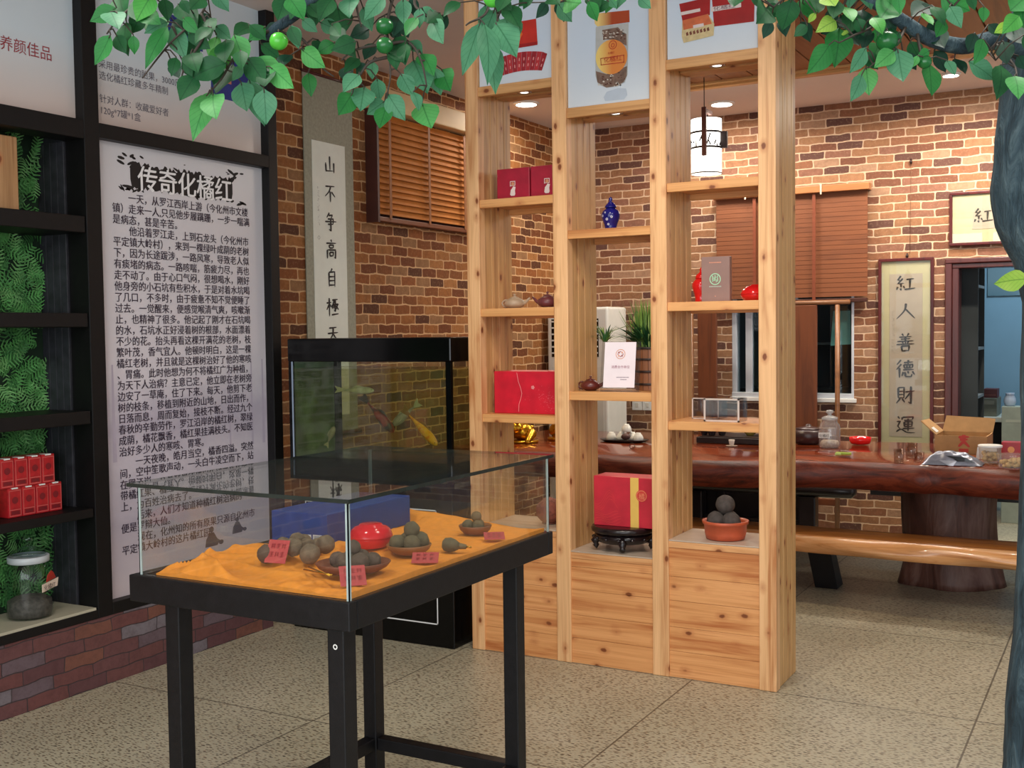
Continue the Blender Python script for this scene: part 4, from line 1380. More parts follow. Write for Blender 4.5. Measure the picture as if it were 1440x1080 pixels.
g = thing('lidded_dish', 'glossy red round lidded dish on the divider shelf right of the booklet', 'dish', c)
MB().lathe([(.045, 0), (.05, .003), (.058, .012), (.064, .024), (.063, .027)], c, 36).build('dish', M_redg, g)
MB().lathe([(.0645, .027), (.064, .032), (.056, .048), (.04, .060), (.022, .066), (.02, .069), (0, .070)], c, 36).build('lid', M_redg, g)

# acrylic boxes
M_acr = glass('acrylic_box', (.90, .88, .87, 1), 1.5)
M_acredge = soft((206, 190, 180), .2, .05)
for k, (x0, x1, y0, y1, h, lb) in enumerate(((-1.706, -1.585, 4.66, 4.80, .092, 'left clear acrylic box on the lower shelf of the right column'), (-1.61, -1.455, 4.59, 4.70, .098, 'right clear acrylic box with frosted rim on the lower shelf of the right column'))):
    if k == 0:
        y0, y1 = 4.71, 4.83
    z0 = ground(1.111)
    g = thing('acrylic_box', lb, 'box', ((x0 + x1) / 2, (y0 + y1) / 2, z0))
    b = MB()
    T = .004
    b.box(x0, x1, y0, y0 + T, z0, z0 + h)
    b.box(x0, x1, y1 - T, y1, z0, z0 + h)
    b.box(x0, x0 + T, y0 + T, y1 - T, z0, z0 + h)
    b.box(x1 - T, x1, y0 + T, y1 - T, z0, z0 + h)
    b.box(x0 + T, x1 - T, y0 + T, y1 - T, z0 + h - T, z0 + h)
    b.build('clear_walls', M_acr, g)
    b = MB()
    w = .004 if k == 0 else .007
    for xa, xb, za, zb_ in ((x0, x0 + w, z0, z0 + h), (x1 - w, x1, z0, z0 + h), (x0, x1, z0, z0 + w), (x0, x1, z0 + h - w, z0 + h)):
        b.box(xa - .0004, xb + .0004, y0 - .001, y0 + .001, za, zb_)
    b.build('pale_rim', M_acredge, g)

# terracotta bowl with dried fruit
c = Vector((-1.545, 4.675, ground(.599)))
g = thing('terracotta_bowl', 'orange terracotta bowl on the base of the right column', 'bowl', c)
MB().lathe([(.072, 0), (.082, .003), (.088, .025), (.091, .064), (.098, .067), (.100, .080), (.093, .081), (.086, .070), (.079, .016), (0, .014)], c, 36).build('bowl_body', soft((186, 84, 52), .45, .12, 20), g, )
M_dry = soft((72, 64, 60), .85, .25, 60, bump=.5)
M_dry2 = soft((92, 82, 70), .8, .25, 60, bump=.5)
DR = [((-.034, -.024, .080), .045), ((.034, -.024, .080), .045), ((.0, .038, .080), .045), ((.002, -.006, .148), .046)]
for k, (o_, r) in enumerate(DR):
    lb = ('dark dried fruit at the left in the terracotta bowl', 'dark dried fruit at the right in the terracotta bowl', 'dark dried fruit at the back in the terracotta bowl', 'dark dried fruit on top of the pile in the terracotta bowl')[k]
    tag(MB().ball(c + Vector(o_), r * .9, lump=.06, seed=k, seg=24, rings=14).build('dried_fruit', M_dry), lb, 'fruit', 'dried fruits in the terracotta bowl')
# object in the lowest bay of the left column (seen through the case)
c = Vector((-2.41, 4.70, ground(.599)))
g = thing('woven_ball', 'reddish brown woven ball on the base of the left column seen through the glass case', 'ornament', c)
MB().ball(c + Z1 * .062, .061, lump=.10, seed=5, seg=26, rings=16).build('ball', soft((140, 78, 62), .7, .35, 70, bump=.6), g)
MB().lathe([(.03, 0), (.036, .002), (.034, .008), (.02, .012)], c, 20).build('ring_base', soft((96, 52, 42), .6, .2), g)


# ================================================================== GLASS DISPLAY CASE
CX0, CX1, CY0, CY1, CT, GT = -2.279, -1.570, 2.053, 3.084, .886, 1.124
case = thing('display_case', 'glass topped display case on a black wooden table with square legs', 'display case', ((CX0 + CX1) / 2, (CY0 + CY1) / 2, 0))
b = MB()
b.box(CX0, CX1, CY0, CY0 + .03, .817, CT)
b.box(CX0, CX1, CY1 - .03, CY1, .817, CT)
b.box(CX0, CX0 + .03, CY0 + .03, CY1 - .03, .817, CT)
b.box(CX1 - .03, CX1, CY0 + .03, CY1 - .03, .817, CT)
b.box(CX0 + .03, CX1 - .03, CY0 + .03, CY1 - .03, .85, CT - .004)
b.build('table_frame', M_blackwood, case, bevel=.003)
LW = .048
for x in (-2.167, -1.646):
    for y in (2.066, 2.898):
        MB().box(x, x + LW, y, y + LW, 0, .8165).build('leg', M_blackwood, case, bevel=.003)
lx = (-2.167 + LW / 2, -1.646 + LW / 2)
ly = (2.066 + LW / 2, 2.898 + LW / 2)
for (xa, xb, ya, yb) in ((lx[0] + .025, lx[1] - .025, ly[1] - .02, ly[1] + .02), (lx[0] + .025, lx[1] - .025, ly[0] - .02, ly[0] + .02), (lx[0] - .02, lx[0] + .02, ly[0] + .025, ly[1] - .025), (lx[1] - .02, lx[1] + .02, ly[0] + .025, ly[1] - .025)):
    MB().box(xa, xb, ya, yb, .166, .206).build('stretcher', M_blackwood, case, bevel=.003)
b = MB()
b.ring(-1.622, .775, .0035, .0065, (0, 2.0652, 0), X1, Z1)
b.build('screw_ring', M_white, case)
g0, TH = CT + .0004, .006
GX0, GX1, GY0, GY1 = CX0 + .028, CX1 - .008, CY0 + .012, CY1 - .012
for nm, (xa, xb, ya, yb) in (('front', (GX0, GX1, GY0, GY0 + TH)), ('back', (GX0, GX1, GY1 - TH, GY1)), ('l', (GX0, GX0 + TH, GY0 + TH, GY1 - TH)), ('r', (GX1 - TH, GX1, GY0 + TH, GY1 - TH))):
    MB().box(xa, xb, ya, yb, g0, GT - .0102).build('glass_side', M_glass, case)
b = MB()
for x, y in ((GX0, GY0), (GX1, GY0), (GX0, GY1), (GX1, GY1)):
    sx, sy = (1 if x == GX0 else -1), (1 if y == GY0 else -1)
    b.box(x - .0006 * sx, x + .0022 * sx, y - .0006 * sy, y + .0075 * sy, g0, GT - .0103)
    b.box(x - .0006 * sx, x + .0075 * sx, y - .0006 * sy, y + .0022 * sy, g0, GT - .0103)
    o = b.build('corner_seam', soft((170, 186, 184), .12, .1, 20), case)
    b = MB()
MB().box(CX0, CX1 + .002, CY0 + .002, CY1 + .004, GT - .010, GT).build('glass_top', M_glasstop, case)
b = MB()
e = .0012
b.box(CX0 - e, CX1 + .002 + e, CY0 + .002 - e, CY0 + .002, GT - .0098, GT - .0002)
b.box(CX0 - e, CX1 + .002 + e, CY1 + .004, CY1 + .004 + e, GT - .0098, GT - .0002)
b.box(CX0 - e, CX0, CY0 + .002, CY1 + .004, GT - .0098, GT - .0002)
b.box(CX1 + .002, CX1 + .002 + e, CY0 + .002, CY1 + .004, GT - .0098, GT - .0002)
o = b.build('polished_edge', soft((40, 50, 48), .12, .2, 20), case)
o['label'] = 'dark green polished glass edge'

# orange cloth
KX0, KX1, KY0, KY1 = GX0 + .045, GX1 - .010, GY0 + .012, GY1 - .012


def cloth_z(x, y):
    u, v = (x - KX0) / (KX1 - KX0), (y - KY0) / (KY1 - KY0)
    z = CT + .004
    q = Vector((x * 9, y * 7, 0))
    amp = .016 * (1.2 - u) * (1.1 - .8 * v) + .002
    z += amp * (.6 + noise.noise(q))
    z += .021 * (1.15 - u) * (1.15 - v) * (1 - abs(math.sin(17 * x + 12 * y + 4 * noise.noise(q * .5)))) ** 1.6
    z += .020 * max(0, 1.1 - 1.6 * v) * max(0, 1.1 - u) * (1 - abs(math.sin(19 * y - 14 * x + 5 * noise.noise(q * .4 + Vector((5, 0, 0)))))) ** 2
    edge = min(u, 1 - u) * (KX1 - KX0)
    z += .012 * max(0, 1 - (u * (KX1 - KX0)) / .05) ** 2
    z += .006 * max(0, 1 - ((1 - u) * (KX1 - KX0)) / .03)
    z += .014 * max(0, 1 - v * (KY1 - KY0) / .03) * (.5 + .5 * math.sin(x * 31)) * min(1, u * 5)
    z += .040 * max(0, (v - .86) / .14) ** 1.5 * max(0, 1 - u * 1.15)
    f = min(1, u * (KX1 - KX0) / .035) * min(1, v * (KY1 - KY0) / .03 + .25)
    z = CT + .005 + (z - CT - .005) * f
    if -2.27 < x < -2.005 and 2.53 < y < 3.02:
        z = CT + .004
    return max(z, CT + .002)


NX, NY = 110, 140
vs = [(KX0 + (KX1 - KX0) * i / NX, KY0 + (KY1 - KY0) * j / NY) for j in range(NY + 1) for i in range(NX + 1)]
vs = [(x, y, cloth_z(x, y)) for x, y in vs]
fs = [(j * (NX + 1) + i, j * (NX + 1) + i + 1, (j + 1) * (NX + 1) + i + 1, (j + 1) * (NX + 1) + i) for j in range(NY) for i in range(NX)]
b = MB().add(vs, fs, 0, True)
ring_ = [i for i in range(NX)] + [NX + j * (NX + 1) for j in range(NY)] + [NY * (NX + 1) + NX - i for i in range(NX)] + [(NY - j) * (NX + 1) for j in range(NY)]
lo = [(vs[i][0], vs[i][1], CT + .0008) for i in ring_]
n0 = len(ring_)
b.add([vs[i] for i in ring_] + lo, [(k, n0 + k, n0 + (k + 1) % n0, (k + 1) % n0) for k in range(n0)])
cl = b.build('orange_cloth', soft((232, 142, 40), .8, .1, 50, bump=.1))
tag(cl, 'rumpled orange cloth lining the floor of the glass display case', 'cloth')


def cz(x, y):
    return cloth_z(x, y)


def cmax(x, y, r):
    return max(cloth_z(x + r * u * math.cos(k), y + r * u * math.sin(k)) for k in range(0, 63, 4) for u in (0, .35, .7))


# blue box
g = thing('blue_box', 'dark blue box with a small white label at the back left of the glass case', 'box', (-2.14, 2.80, CT))
zb = max(cloth_z(-2.24 + .2 * i / 20, 2.56 + .43 * j / 30) for i in range(21) for j in range(31)) + .001
MB().box(-2.238, -2.032, 2.56, 2.985, zb, zb + .092).build('carton', soft((14, 58, 132), .45, .15, 30), g, bevel=.002)
b = MB()
b.rect(-2.105, -2.089, zb + .014, zb + .03, (0, 2.5588, 0), X1, Z1, 0)
b.rect(-2.083, -2.050, zb + .013, zb + .031, (0, 2.5588, 0), X1, Z1, 0)
b.build('white_label', soft((206, 216, 226), .5, .05), g)
b = MB()
for k in range(7):
    b.rect(-2.078 + k * .0036, -2.0765 + k * .0036, zb + .018, zb + .0285, (0, 2.558, 0), X1, Z1, 0)
b.ring(-2.097, zb + .022, .003, .0045, (0, 2.558, 0), X1, Z1, 0, 16)
b.build('label_print', soft((70, 84, 110), .5, .1), g)
# red lidded dish
c = Vector((-1.862, 2.54, 0))
c.z = cmax(c.x, c.y, .06) + .002
g = thing('lidded_dish', 'glossy red round lidded dish inside the glass case by the blue box', 'dish', c)
M_redl = soft((214, 22, 40), .12, .1, 20)
MB().lathe([(.040, 0), (.046, .003), (.056, .016), (.060, .026), (.0595, .028)], c, 36).build('dish', M_redl, g)
MB().lathe([(.0615, .028), (.061, .033), (.054, .05), (.044, .058), (.033, .061), (.031, .065), (.028, .066), (0, .066)], c, 36).build('lid', M_redl, g)


def plate(label, c, R, m, ell=1., rz=0):
    c = Vector(c)
    g = thing('wooden_dish', label, 'dish', c, rz)
    MB().lathe([(R * .55, 0), (R * .66, .002), (R * .9, .014), (R, .026), (R * .97, .028), (R * .82, .016), (R * .55, .006), (0, .005)], (0, 0, 0), 32, sx=ell).build('dish', m, g, world=False)
    return g


def dried(p, r, lb, m, k, grp):
    return tag(MB().ball(p, r, lump=.08, seed=k * 1.3, seg=22, rings=14).build('dried_fruit', m), lb, 'fruit', grp)


M_fd = soft((112, 94, 76), .85, .25, 60, bump=.5)
M_fd2 = soft((96, 84, 62), .85, .25, 60, bump=.5)
M_fd3 = soft((88, 70, 60), .85, .25, 60, bump=.5)
# loose pile on the cloth
PILE = [(375, 785, .025), (398, 776, .022), (413, 784, .025), (418, 770, .022), (436, 786, .027), (432, 772, .022), (447, 770, .022), (458, 777, .025), (428, 768, .02)]
for k, (px, py, r) in enumerate(PILE):
    q = at(px, py, 'z', CT + .032)
    q.z = cmax(q.x, q.y, r) + r * 1.0
    dried(q, r, 'grey dried fruit in the loose pile on the cloth by the blue box', M_fd if k != 0 else M_fd3, k, 'loose dried fruits on the orange cloth')
# front dish with fruit
c = Vector((-1.715, 2.262, 0))
c.z = cmax(c.x, c.y, .09) + .001
plate('brown leaf shaped dish of dried fruit at the front corner of the glass case', c, .076, soft((118, 62, 40), .5, .2, 30), 1.25, .7)
for k, (dx, dy, dz, r) in enumerate(((-.04, -.01, .026, .023), (-.008, -.022, .026, .025), (.03, -.012, .027, .026), (.006, .026, .027, .026), (-.03, .03, .026, .022), (.045, .022, .026, .023), (.002, .0, .060, .02))):
    q = c + Vector((dx, dy, dz + .004))
    dried(q, r * .92, 'dark dried fruit in the brown dish at the front corner', M_fd3, k + 20, 'dried fruits in the front dish')
# middle dish
c = Vector((-1.738, 2.545, 0))
c.z = cmax(c.x, c.y, .06) + .001
plate('round wooden dish of dried fruit in the middle of the glass case', c, .062, soft((138, 86, 46), .5, .2, 30))
for k, (dx, dy, dz, r) in enumerate(((-.022, -.024, .028, .024), (.022, -.018, .029, .025), (.02, .024, .030, .027), (-.022, .022, .028, .024), (.004, .008, .062, .024))):
    dried(c + Vector((dx, dy, dz + .004)), r * .94, 'olive dried fruit in the round dish in the middle of the case', M_fd2, k + 40, 'dried fruits in the middle dish')
# far dish
c = Vector((-1.73, 2.885, 0))
c.z = cmax(c.x, c.y, .06) + .001
plate('small wooden dish of dried fruit at the far end of the glass case', c, .050, soft((128, 76, 44), .5, .2, 30))
for k, (dx, dy, dz, r) in enumerate(((-.016, -.014, .024, .018), (.016, -.01, .024, .018), (.0, .018, .024, .018), (.004, .0, .050, .016))):
    dried(c + Vector((dx, dy, dz + .003)), r, 'small dried fruit in the dish at the far end of the case', M_fd2, k + 60, 'dried fruits in the far dish')


def stem_fruit(label, p, q, R):
    p, q = Vector(p), Vector(q)
    g = thing('dried_specimen', label, 'fruit', (p + q) / 2)
    d = (q - p).normalized()
    b = MB()
    MB().tube([p, p + d * R * .3, p + d * R * 1.0, p + d * R * 1.7, p + d * R * 2.3], [R * .45, R * .85, R, R * .8, R * .4], 16).build('fruit_body', M_fd2, g)
    MB().tube([p + d * R * 2.1, p + d * R * 3.2, q], [R * .45, R * .3, R * .16], 10).build('dried_stalk', soft((112, 92, 62), .7, .2, 40), g)
    o = MB().tube([q, q + d * .014], .0028, 8).build('brass_tip', M_gold, g)
    return g


p = at(622, 765, 'z', CT + .032); q = at(656, 769, 'z', CT + .024)
stem_fruit('olive dried fruit with a long stalk lying between two dishes in the glass case', p, q, .021)
p = at(462, 812, 'z', CT + .040); q = at(434, 799, 'z', CT + .036)
g = thing('brass_tongs', 'pair of thin brass tipped sticks resting by the front dish', 'tongs', p)
for k in range(2):
    a, c_ = p + Vector((.004, .008 * k, .004)), q + Vector((0, -.018 * k, .003 - .003 * k))
    MB().tube([a, c_], .0022, 8).build('stick', M_gold, g)


def red_card(label, px, py, w, h, tiltdeg, rz, back=0):
    c = at(px, py, 'z', CT + .03)
    c.x = min(c.x, KX1 - .037)
    z0 = max(cz(c.x + dx, c.y + dy) for dx in (-.03, 0, .03) for dy in (-.02, 0, .02)) + .003
    g = thing('red_card', label, 'card', (c.x, c.y, z0), rz)
    t_ = math.radians(tiltdeg)
    U = Vector((0, math.cos(t_), math.sin(t_)))
    MB().rect(-w / 2, w / 2, 0, h, (0, -.01, 0), X1, U, 0, .0012).build('card', soft((184, 74, 76), .25, .08), g, world=False)
    N_ = X1.cross(U)
    b = MB()
    rr = random.Random(int(px))
    O = Vector((0, -.01, 0)) + N_ * .0018
    for i in range(3):
        for j in range(2):
            b.brush([[(10, 20), (90, 15)], [(50, 5), (50, 90)], [(15, 50), (88, 48)], [(20, 85), (85, 80)]] if (i + j) % 2 else [[(10, 30), (90, 25)], [(30, 5), (20, 90)], [(70, 10), (75, 90)], [(20, 60), (85, 58)]], -w * .36 + i * w * .25, h * .86 - j * h * .36, h * .26, O, X1, U, 0, .07)
    b.build('red_writing', soft((140, 26, 34), .4, .1), g, world=False)
    return g


red_card('pinkish red card leaning at the front corner dish', 549, 822, .062, .06, 40, .75)
red_card('pinkish red card lying in front of the middle dish', 607, 784, .07, .05, 22, .5)
red_card('pinkish red card lying beside the far dish', 706, 752, .06, .045, 18, .6)
red_card('pinkish red card standing by the loose pile at the left', 389, 789, .062, .062, 62, .15)


# ================================================================== TEA TABLE, BENCHES
TZ = .75
M_slab = NT('polished_slab')
t = M_slab
v = t.coords()
n = t.noise(t.mapping(v, (1.6, 16, 16)), 1.0, 5, .65, 1.2)
M_slab = t.finish(t.ramp(n, [(.28, lin((52, 16, 8))), (.48, lin((118, 46, 22))), (.62, lin((146, 66, 34))), (.8, lin((84, 28, 14)))]), .14, 0, None, .6, .5)
t = NT('slab_edge')
v = t.coords()
n = t.noise(t.mapping(v, (2.2, 14, 14)), 1.0, 5, .7, 1.6)
M_slabside = t.finish(t.ramp(n, [(.28, lin((38, 12, 8))), (.48, lin((92, 34, 20))), (.62, lin((120, 52, 32))), (.8, lin((58, 20, 12)))]), .5, 0, t.bump(n, .35, .01), .4)
table = thing('tea_table', 'long thick polished red brown slab table on tree trunk legs behind the pine divider', 'table', (-1.7, 7.0, 0))


def edge_near(x):
    return 6.28 + .10 * math.sin(x * 1.7 + 3.2) + .06 * math.sin(x * 4.1 + 1) + (.05 if x > -1 else 0)


def edge_far(x):
    return 7.72 + .07 * math.sin(x * 1.3 + .5) + .04 * math.sin(x * 3.7)


def slab(xs, near, far, zt, th, bulge, m, nm, parent, name_axis=None):
    prof = [(0, .03), (-.018, 0), (-.05, -bulge), (-th * .6, -bulge * .8), (-th * .92, bulge * .5), (-th, bulge * 2.2)]
    b = MB()
    rows = []
    for x in xs:
        r = [(x, near(x) + o + .012 * math.sin(x * 9 + dz * 60), zt + dz) for dz, o in prof] + [(x, far(x) - o, zt + dz) for dz, o in reversed(prof)]
        rows.append(r)
    k = len(rows[0])
    vs = [p for r in rows for p in r]
    fs = [(i * k + j, i * k + (j + 1) % k, (i + 1) * k + (j + 1) % k, (i + 1) * k + j) for i in range(len(rows) - 1) for j in range(k)]
    b.add(vs, [f for i, f in enumerate(fs) if i % k != len(prof) - 1 + 10 ** 6], 0, True)
    for i in range(len(b.m)):
        b.m[i] = 1 if (i % k) == 2 * len(prof) - 1 else 0
    b.add([rows[0][j] for j in range(k)] + [rows[-1][j] for j in range(k)], [tuple(range(k - 1, -1, -1)), tuple(k + j for j in range(k))], 0)
    o = b.build(nm, m, parent)
    return o


slab([-3.95 + .05 * i for i in range(84)], edge_near, edge_far, TZ, .16, .03, [M_slabside, M_slab], 'slab_top', table)
M_trunk = NT('trunk_leg')
t = M_trunk
v = t.coords()
n = t.noise(t.mapping(v, (9, 9, 1.6)), 1.0, 5, .6, .8)
M_trunk = t.finish(t.ramp(n, [(.3, lin((38, 20, 16))), (.5, lin((84, 50, 40))), (.66, lin((112, 84, 74))), (.85, lin((54, 32, 26)))]), .55, 0, t.bump(n, .5, .02), .5)


def trunk_leg(cx, cy, seed, nm):
    b = MB()
    seg, rings = 40, 16
    vs, fs = [], []
    for i in range(rings + 1):
        u = i / rings
        z = .589 * u
        for k in range(seg):
            a = 2 * PI * k / seg
            d = Vector((math.cos(a), math.sin(a), 0))
            lob = .5 + .5 * math.sin(5 * a + seed)
            r = .245 + .03 * (1 - u) ** 2 + .045 * lob * (1 - u) ** 2.2 + .035 * noise.noise(d * 1.7 + Vector((seed, 0, u * 1.5))) + .02 * u * u
            vs.append((cx + d.x * r, cy + d.y * r * .9, z))
    for i in range(rings):
        for k in range(seg):
            fs.append((i * seg + k, i * seg + (k + 1) % seg, (i + 1) * seg + (k + 1) % seg, (i + 1) * seg + k))
    fs += [tuple(range(seg - 1, -1, -1)), tuple(rings * seg + k for k in range(seg))]
    b.add(vs, fs, 0, True)
    b.build('trunk_leg', M_trunk, table)


trunk_leg(-.955, 7.02, 1.2, 'a')
trunk_leg(-3.2, 7.1, 4.0, 'b')

M_bench = NT('honey_bench')
t = M_bench
v = t.coords()
n = t.noise(t.mapping(v, (1.3, 18, 18)), 1.0, 4, .6, 1.)
M_bench = t.finish(t.ramp(n, [(.3, lin((166, 104, 58))), (.5, lin((216, 156, 100))), (.7, lin((230, 180, 132))), (.85, lin((176, 104, 56)))]), .26, 0, None, .5, .3)
M_benchtop = wood('bench_top', 'x', (168, 108, 52), (122, 70, 30), .4)
bench = thing('slab_bench', 'honey coloured live edge slab bench on black wedge legs in front of the tea table', 'bench', (-1.2, 6.3, 0))
slab([-2.9 + .05 * i for i in range(70)], lambda x: 6.13 + .03 * math.sin(x * 2.2) + .012 * math.sin(x * 6), lambda x: 6.47 + .02 * math.sin(x * 2), .37, .10, .02, [M_bench, M_benchtop], 'seat_slab', bench)
M_blk = soft((26, 26, 30), .45, .2, 20)
for cx in (-2.6, -1.555, .2):
    b = MB()
    x0, x1, y0, y1 = cx - .065, cx + .065, 6.33, 6.45
    vs = [(x0 + .0, y0 + .19, 0), (x1 + .0, y0 + .19, 0), (x1 + .0, y1 + .22, 0), (x0 - .0, y1 + .22, 0), (x0, y0, .269), (x1, y0, .269), (x1, y1, .269), (x0, y1, .269)]
    b.add(vs, [(0, 3, 2, 1), (4, 5, 6, 7), (0, 1, 5, 4), (1, 2, 6, 5), (2, 3, 7, 6), (3, 0, 4, 7)])
    b.build('wedge_leg', M_blk, bench, bevel=.006)
# dark benches on the far side
M_dk = soft((34, 26, 28), .3, .25, 20)
g = thing('log_bench', 'dark rounded log bench on the far side of the tea table seen under the slab', 'bench', (-2.2, 7.95, 0))
MB().tube([(-3.0, 7.95, .37), (-2.9, 7.95, .37), (-1.85, 7.95, .37), (-1.72, 7.95, .37), (-1.69, 7.95, .37)], [.055, .07, .07, .066, .03], 16, flat=.8).build('seat_log', M_dk, g)
for x in (-2.85, -2.02):
    MB().box(x - .06, x + .06, 7.90, 8.0, 0, .32).build('leg', M_dk, g, bevel=.01)
MB().box(-2.85, -2.02, 7.935, 7.965, .1, .14).build('stretcher', M_dk, g, bevel=.004)
b = MB().box(-2.98, -1.98, 8.03, 8.06, .10, .57).build('dark_back_board', M_dk, g, bevel=.004)
for x in (-2.7, -2.25):
    MB().box(x, x + .05, 7.99, 8.0295, .05, .60).build('back_post', M_dk, g, bevel=.004)
g = thing('low_bench', 'low bench with grey top and black rail behind the trunk leg of the tea table', 'bench', (-1.05, 8.1, 0))
MB().box(-1.62, -.35, 7.95, 8.25, .40, .43).build('grey_top', soft((112, 112, 104), .4, .1), g, bevel=.004)
MB().box(-1.6, -.37, 7.97, 8.23, .35, .3995).build('apron', M_blk, g, bevel=.004)
for x in (-1.30, -.5):
    b = MB()
    vs = [(x - .06, 7.98, 0), (x + .04, 7.98, 0), (x + .04, 8.2, 0), (x - .06, 8.2, 0), (x - .02, 7.98, .35), (x + .05, 7.98, .35), (x + .05, 8.2, .35), (x - .02, 8.2, .35)]
    b.add(vs, [(0, 3, 2, 1), (4, 5, 6, 7), (0, 1, 5, 4), (1, 2, 6, 5), (2, 3, 7, 6), (3, 0, 4, 7)])
    b.build('leg', M_blk, g, bevel=.004)

# wooden screen behind the table
M_scr = wood('screen_wood', 'z', (112, 60, 30), (84, 42, 20), .45)
M_scr2 = wood('screen_rail', 'x', (128, 84, 50), (98, 60, 34), .35)
g = thing('wooden_screen', 'brown wooden stand of flat boards, thin poles and top rail behind the tea table', 'screen', (-2.3, 8.33, 0))
S = 8.33 / 8.1
MB().tube([(-3.05, 8.33, 1.69), (-1.815, 8.33, 1.69)], .017, 12).build('top_rail', M_scr2, g)
MB().box(-2.965, -2.815, 8.315, 8.345, .25, 1.672).build('flat_board', M_scr, g, bevel=.004)
MB().box(-2.27, -2.052, 8.315, 8.345, .25, 1.672).build('flat_board', M_scr, g, bevel=.004)
MB().tube([(-1.905, 8.33, 0), (-1.905, 8.33, 1.672)], .018, 12).build('thin_pole', M_scr2, g)
MB().tube([(-3.02, 8.33, 0), (-3.02, 8.33, 1.672)], .018, 12).build('thin_pole', M_scr2, g)
MB().box(-3.02, -1.905, 8.318, 8.342, .20, .25).build('bottom_rail', M_scr, g, bevel=.004)


# ================================================================== THINGS ON THE TEA TABLE
T0 = TZ + EPS
# golden toad
c = at(737, 622, 'z', TZ); c.z = T0
c = Vector((-3.66, 6.74, T0))
g = thing('golden_toad', 'golden toad ornament at the left end of the tea table', 'ornament', c)
b = MB()
b.ball(c + Vector((0, 0, .075)), .075, sc=(1.25, .95, .78), lump=.12, seed=3)
b.ball(c + Vector((-.02, -.06, .105)), .055, sc=(1.1, 1, .8))
for s_ in (-1, 1):
    b.ball(c + Vector((-.02 + s_ * .032, -.085, .145)), .016)
    b.tube([c + Vector((s_ * .07, .0, .06)), c + Vector((s_ * .105, -.05, .07)), c + Vector((s_ * .09, -.09, .02)), c + Vector((s_ * .1, -.12, .012))], [.04, .032, .02, .012], 10)
for k in range(16):
    a = 2 * PI * k / 16
    b.ball(c + Vector((.07 * math.cos(a), .055 * math.sin(a) + .01, .105)), .012, seg=8, rings=6)
b.build('toad_body', M_gold, g)
MB().lathe([(.10, 0), (.115, .004), (.115, .016), (.10, .02)], c, 28).build('coin_base', M_gold, g)
MB().lathe([(.018, 0), (.022, .003), (.018, .006)], c + Vector((-.02, -.118, .088)), 16).build('coin', M_gold, g)
g = thing('golden_ornament', 'second golden lumpy ornament behind the toad at the left end of the tea table', 'ornament', (-3.50, 7.0, T0))
b = MB()
b.ball((-3.50, 7.0, T0 + .07), .07, sc=(1.1, .9, 1.), lump=.2, seed=8)
b.ball((-3.47, 6.97, T0 + .15), .045, lump=.15, seed=9)
b.build('figure', M_gold, g)
MB().lathe([(.08, 0), (.09, .004), (.085, .02)], (-3.50, 7.0, T0), 24).build('base', M_gold, g)

# tray of cups
tc = Vector((-3.03, 7.03, T0))
g = thing('tea_tray', 'dark oval tray holding white upturned cups on the tea table', 'tray', tc)
MB().lathe([(.12, 0), (.15, .004), (.172, .016), (.175, .019), (.16, .012), (0, .010)], tc, 36, sy=.62).build('tray', soft((52, 42, 40), .3, .2), g)
CUPS = [(-.09, -.01, 0, 'leftmost white cup on the dark tray'), (-.028, .02, 0, 'white cup on the dark tray, second from the left'), (.045, .035, 0, 'white cup at the back of the dark tray'), (.10, .005, 0, 'rightmost white cup on the dark tray'), (.012, .012, .055, 'white cup stacked on top of the others on the tray')]
cp = None
for x, y, z, lb in CUPS:
    loc = tc + Vector((x, y, .0135 + z))
    if cp is None:
        cp = tag(MB().lathe([(.034, 0), (.036, .002), (.034, .02), (.026, .038), (.018, .045), (.018, .051), (.014, .051), (.013, .047), (0, .047)], (0, 0, 0), 24).build('tea_cup', soft((232, 232, 226), .2, .03)), lb, 'cup', 'white cups on the tray')
        cp.location = loc
    else:
        o = cp.copy()
        COL.objects.link(o)
        o.location = loc
        o['label'] = lb
tag(MB().ball(tc + Vector((.03, -.045, .040)), .025, sc=(1.3, 1, .85), lump=.1).build('clay_lump', soft((86, 56, 52), .6, .2)), 'brown clay tea pet in front of the white cups on the tray', 'tea pet')
c = Vector((-2.775, 7.10, T0))
g = thing('metal_kettle', 'silver lidded kettle right of the cup tray, partly behind the third divider post', 'kettle', c)
MB().lathe([(.07, 0), (.075, .004), (.078, .05), (.072, .085), (.06, .09)], c, 32).build('kettle_body', M_steel, g)
MB().lathe([(.062, .09), (.058, .098), (.02, .104), (.010, .108), (.012, .116), (.02, .122), (.018, .132), (0, .134)], c, 24).build('lid', M_steel, g)
MB().tube([c + Vector((0, -.07, .04)), c + Vector((0, -.11, .06)), c + Vector((0, -.13, .085))], [.016, .012, .008], 10).build('spout', M_steel, g)
MB().tube([c + Vector((0, .07, .08)), c + Vector((0, .11, .07)), c + Vector((0, .11, .03)), c + Vector((0, .075, .02))], .006, 8).build('handle', M_steel, g)
# small ring handle left on the table
c = Vector((-2.80, 6.62, T0))
g = tag(MB().tube([c + Vector((.018 * math.cos(a), 0, .019 + .018 * math.sin(a))) for a in [PI * 2 * k / 16 for k in range(17)]], .0022, 6).build('wire_ring', soft((60, 46, 40), .4, .1)), 'thin dark wire ring standing on the table in front of the cup tray', 'ring')
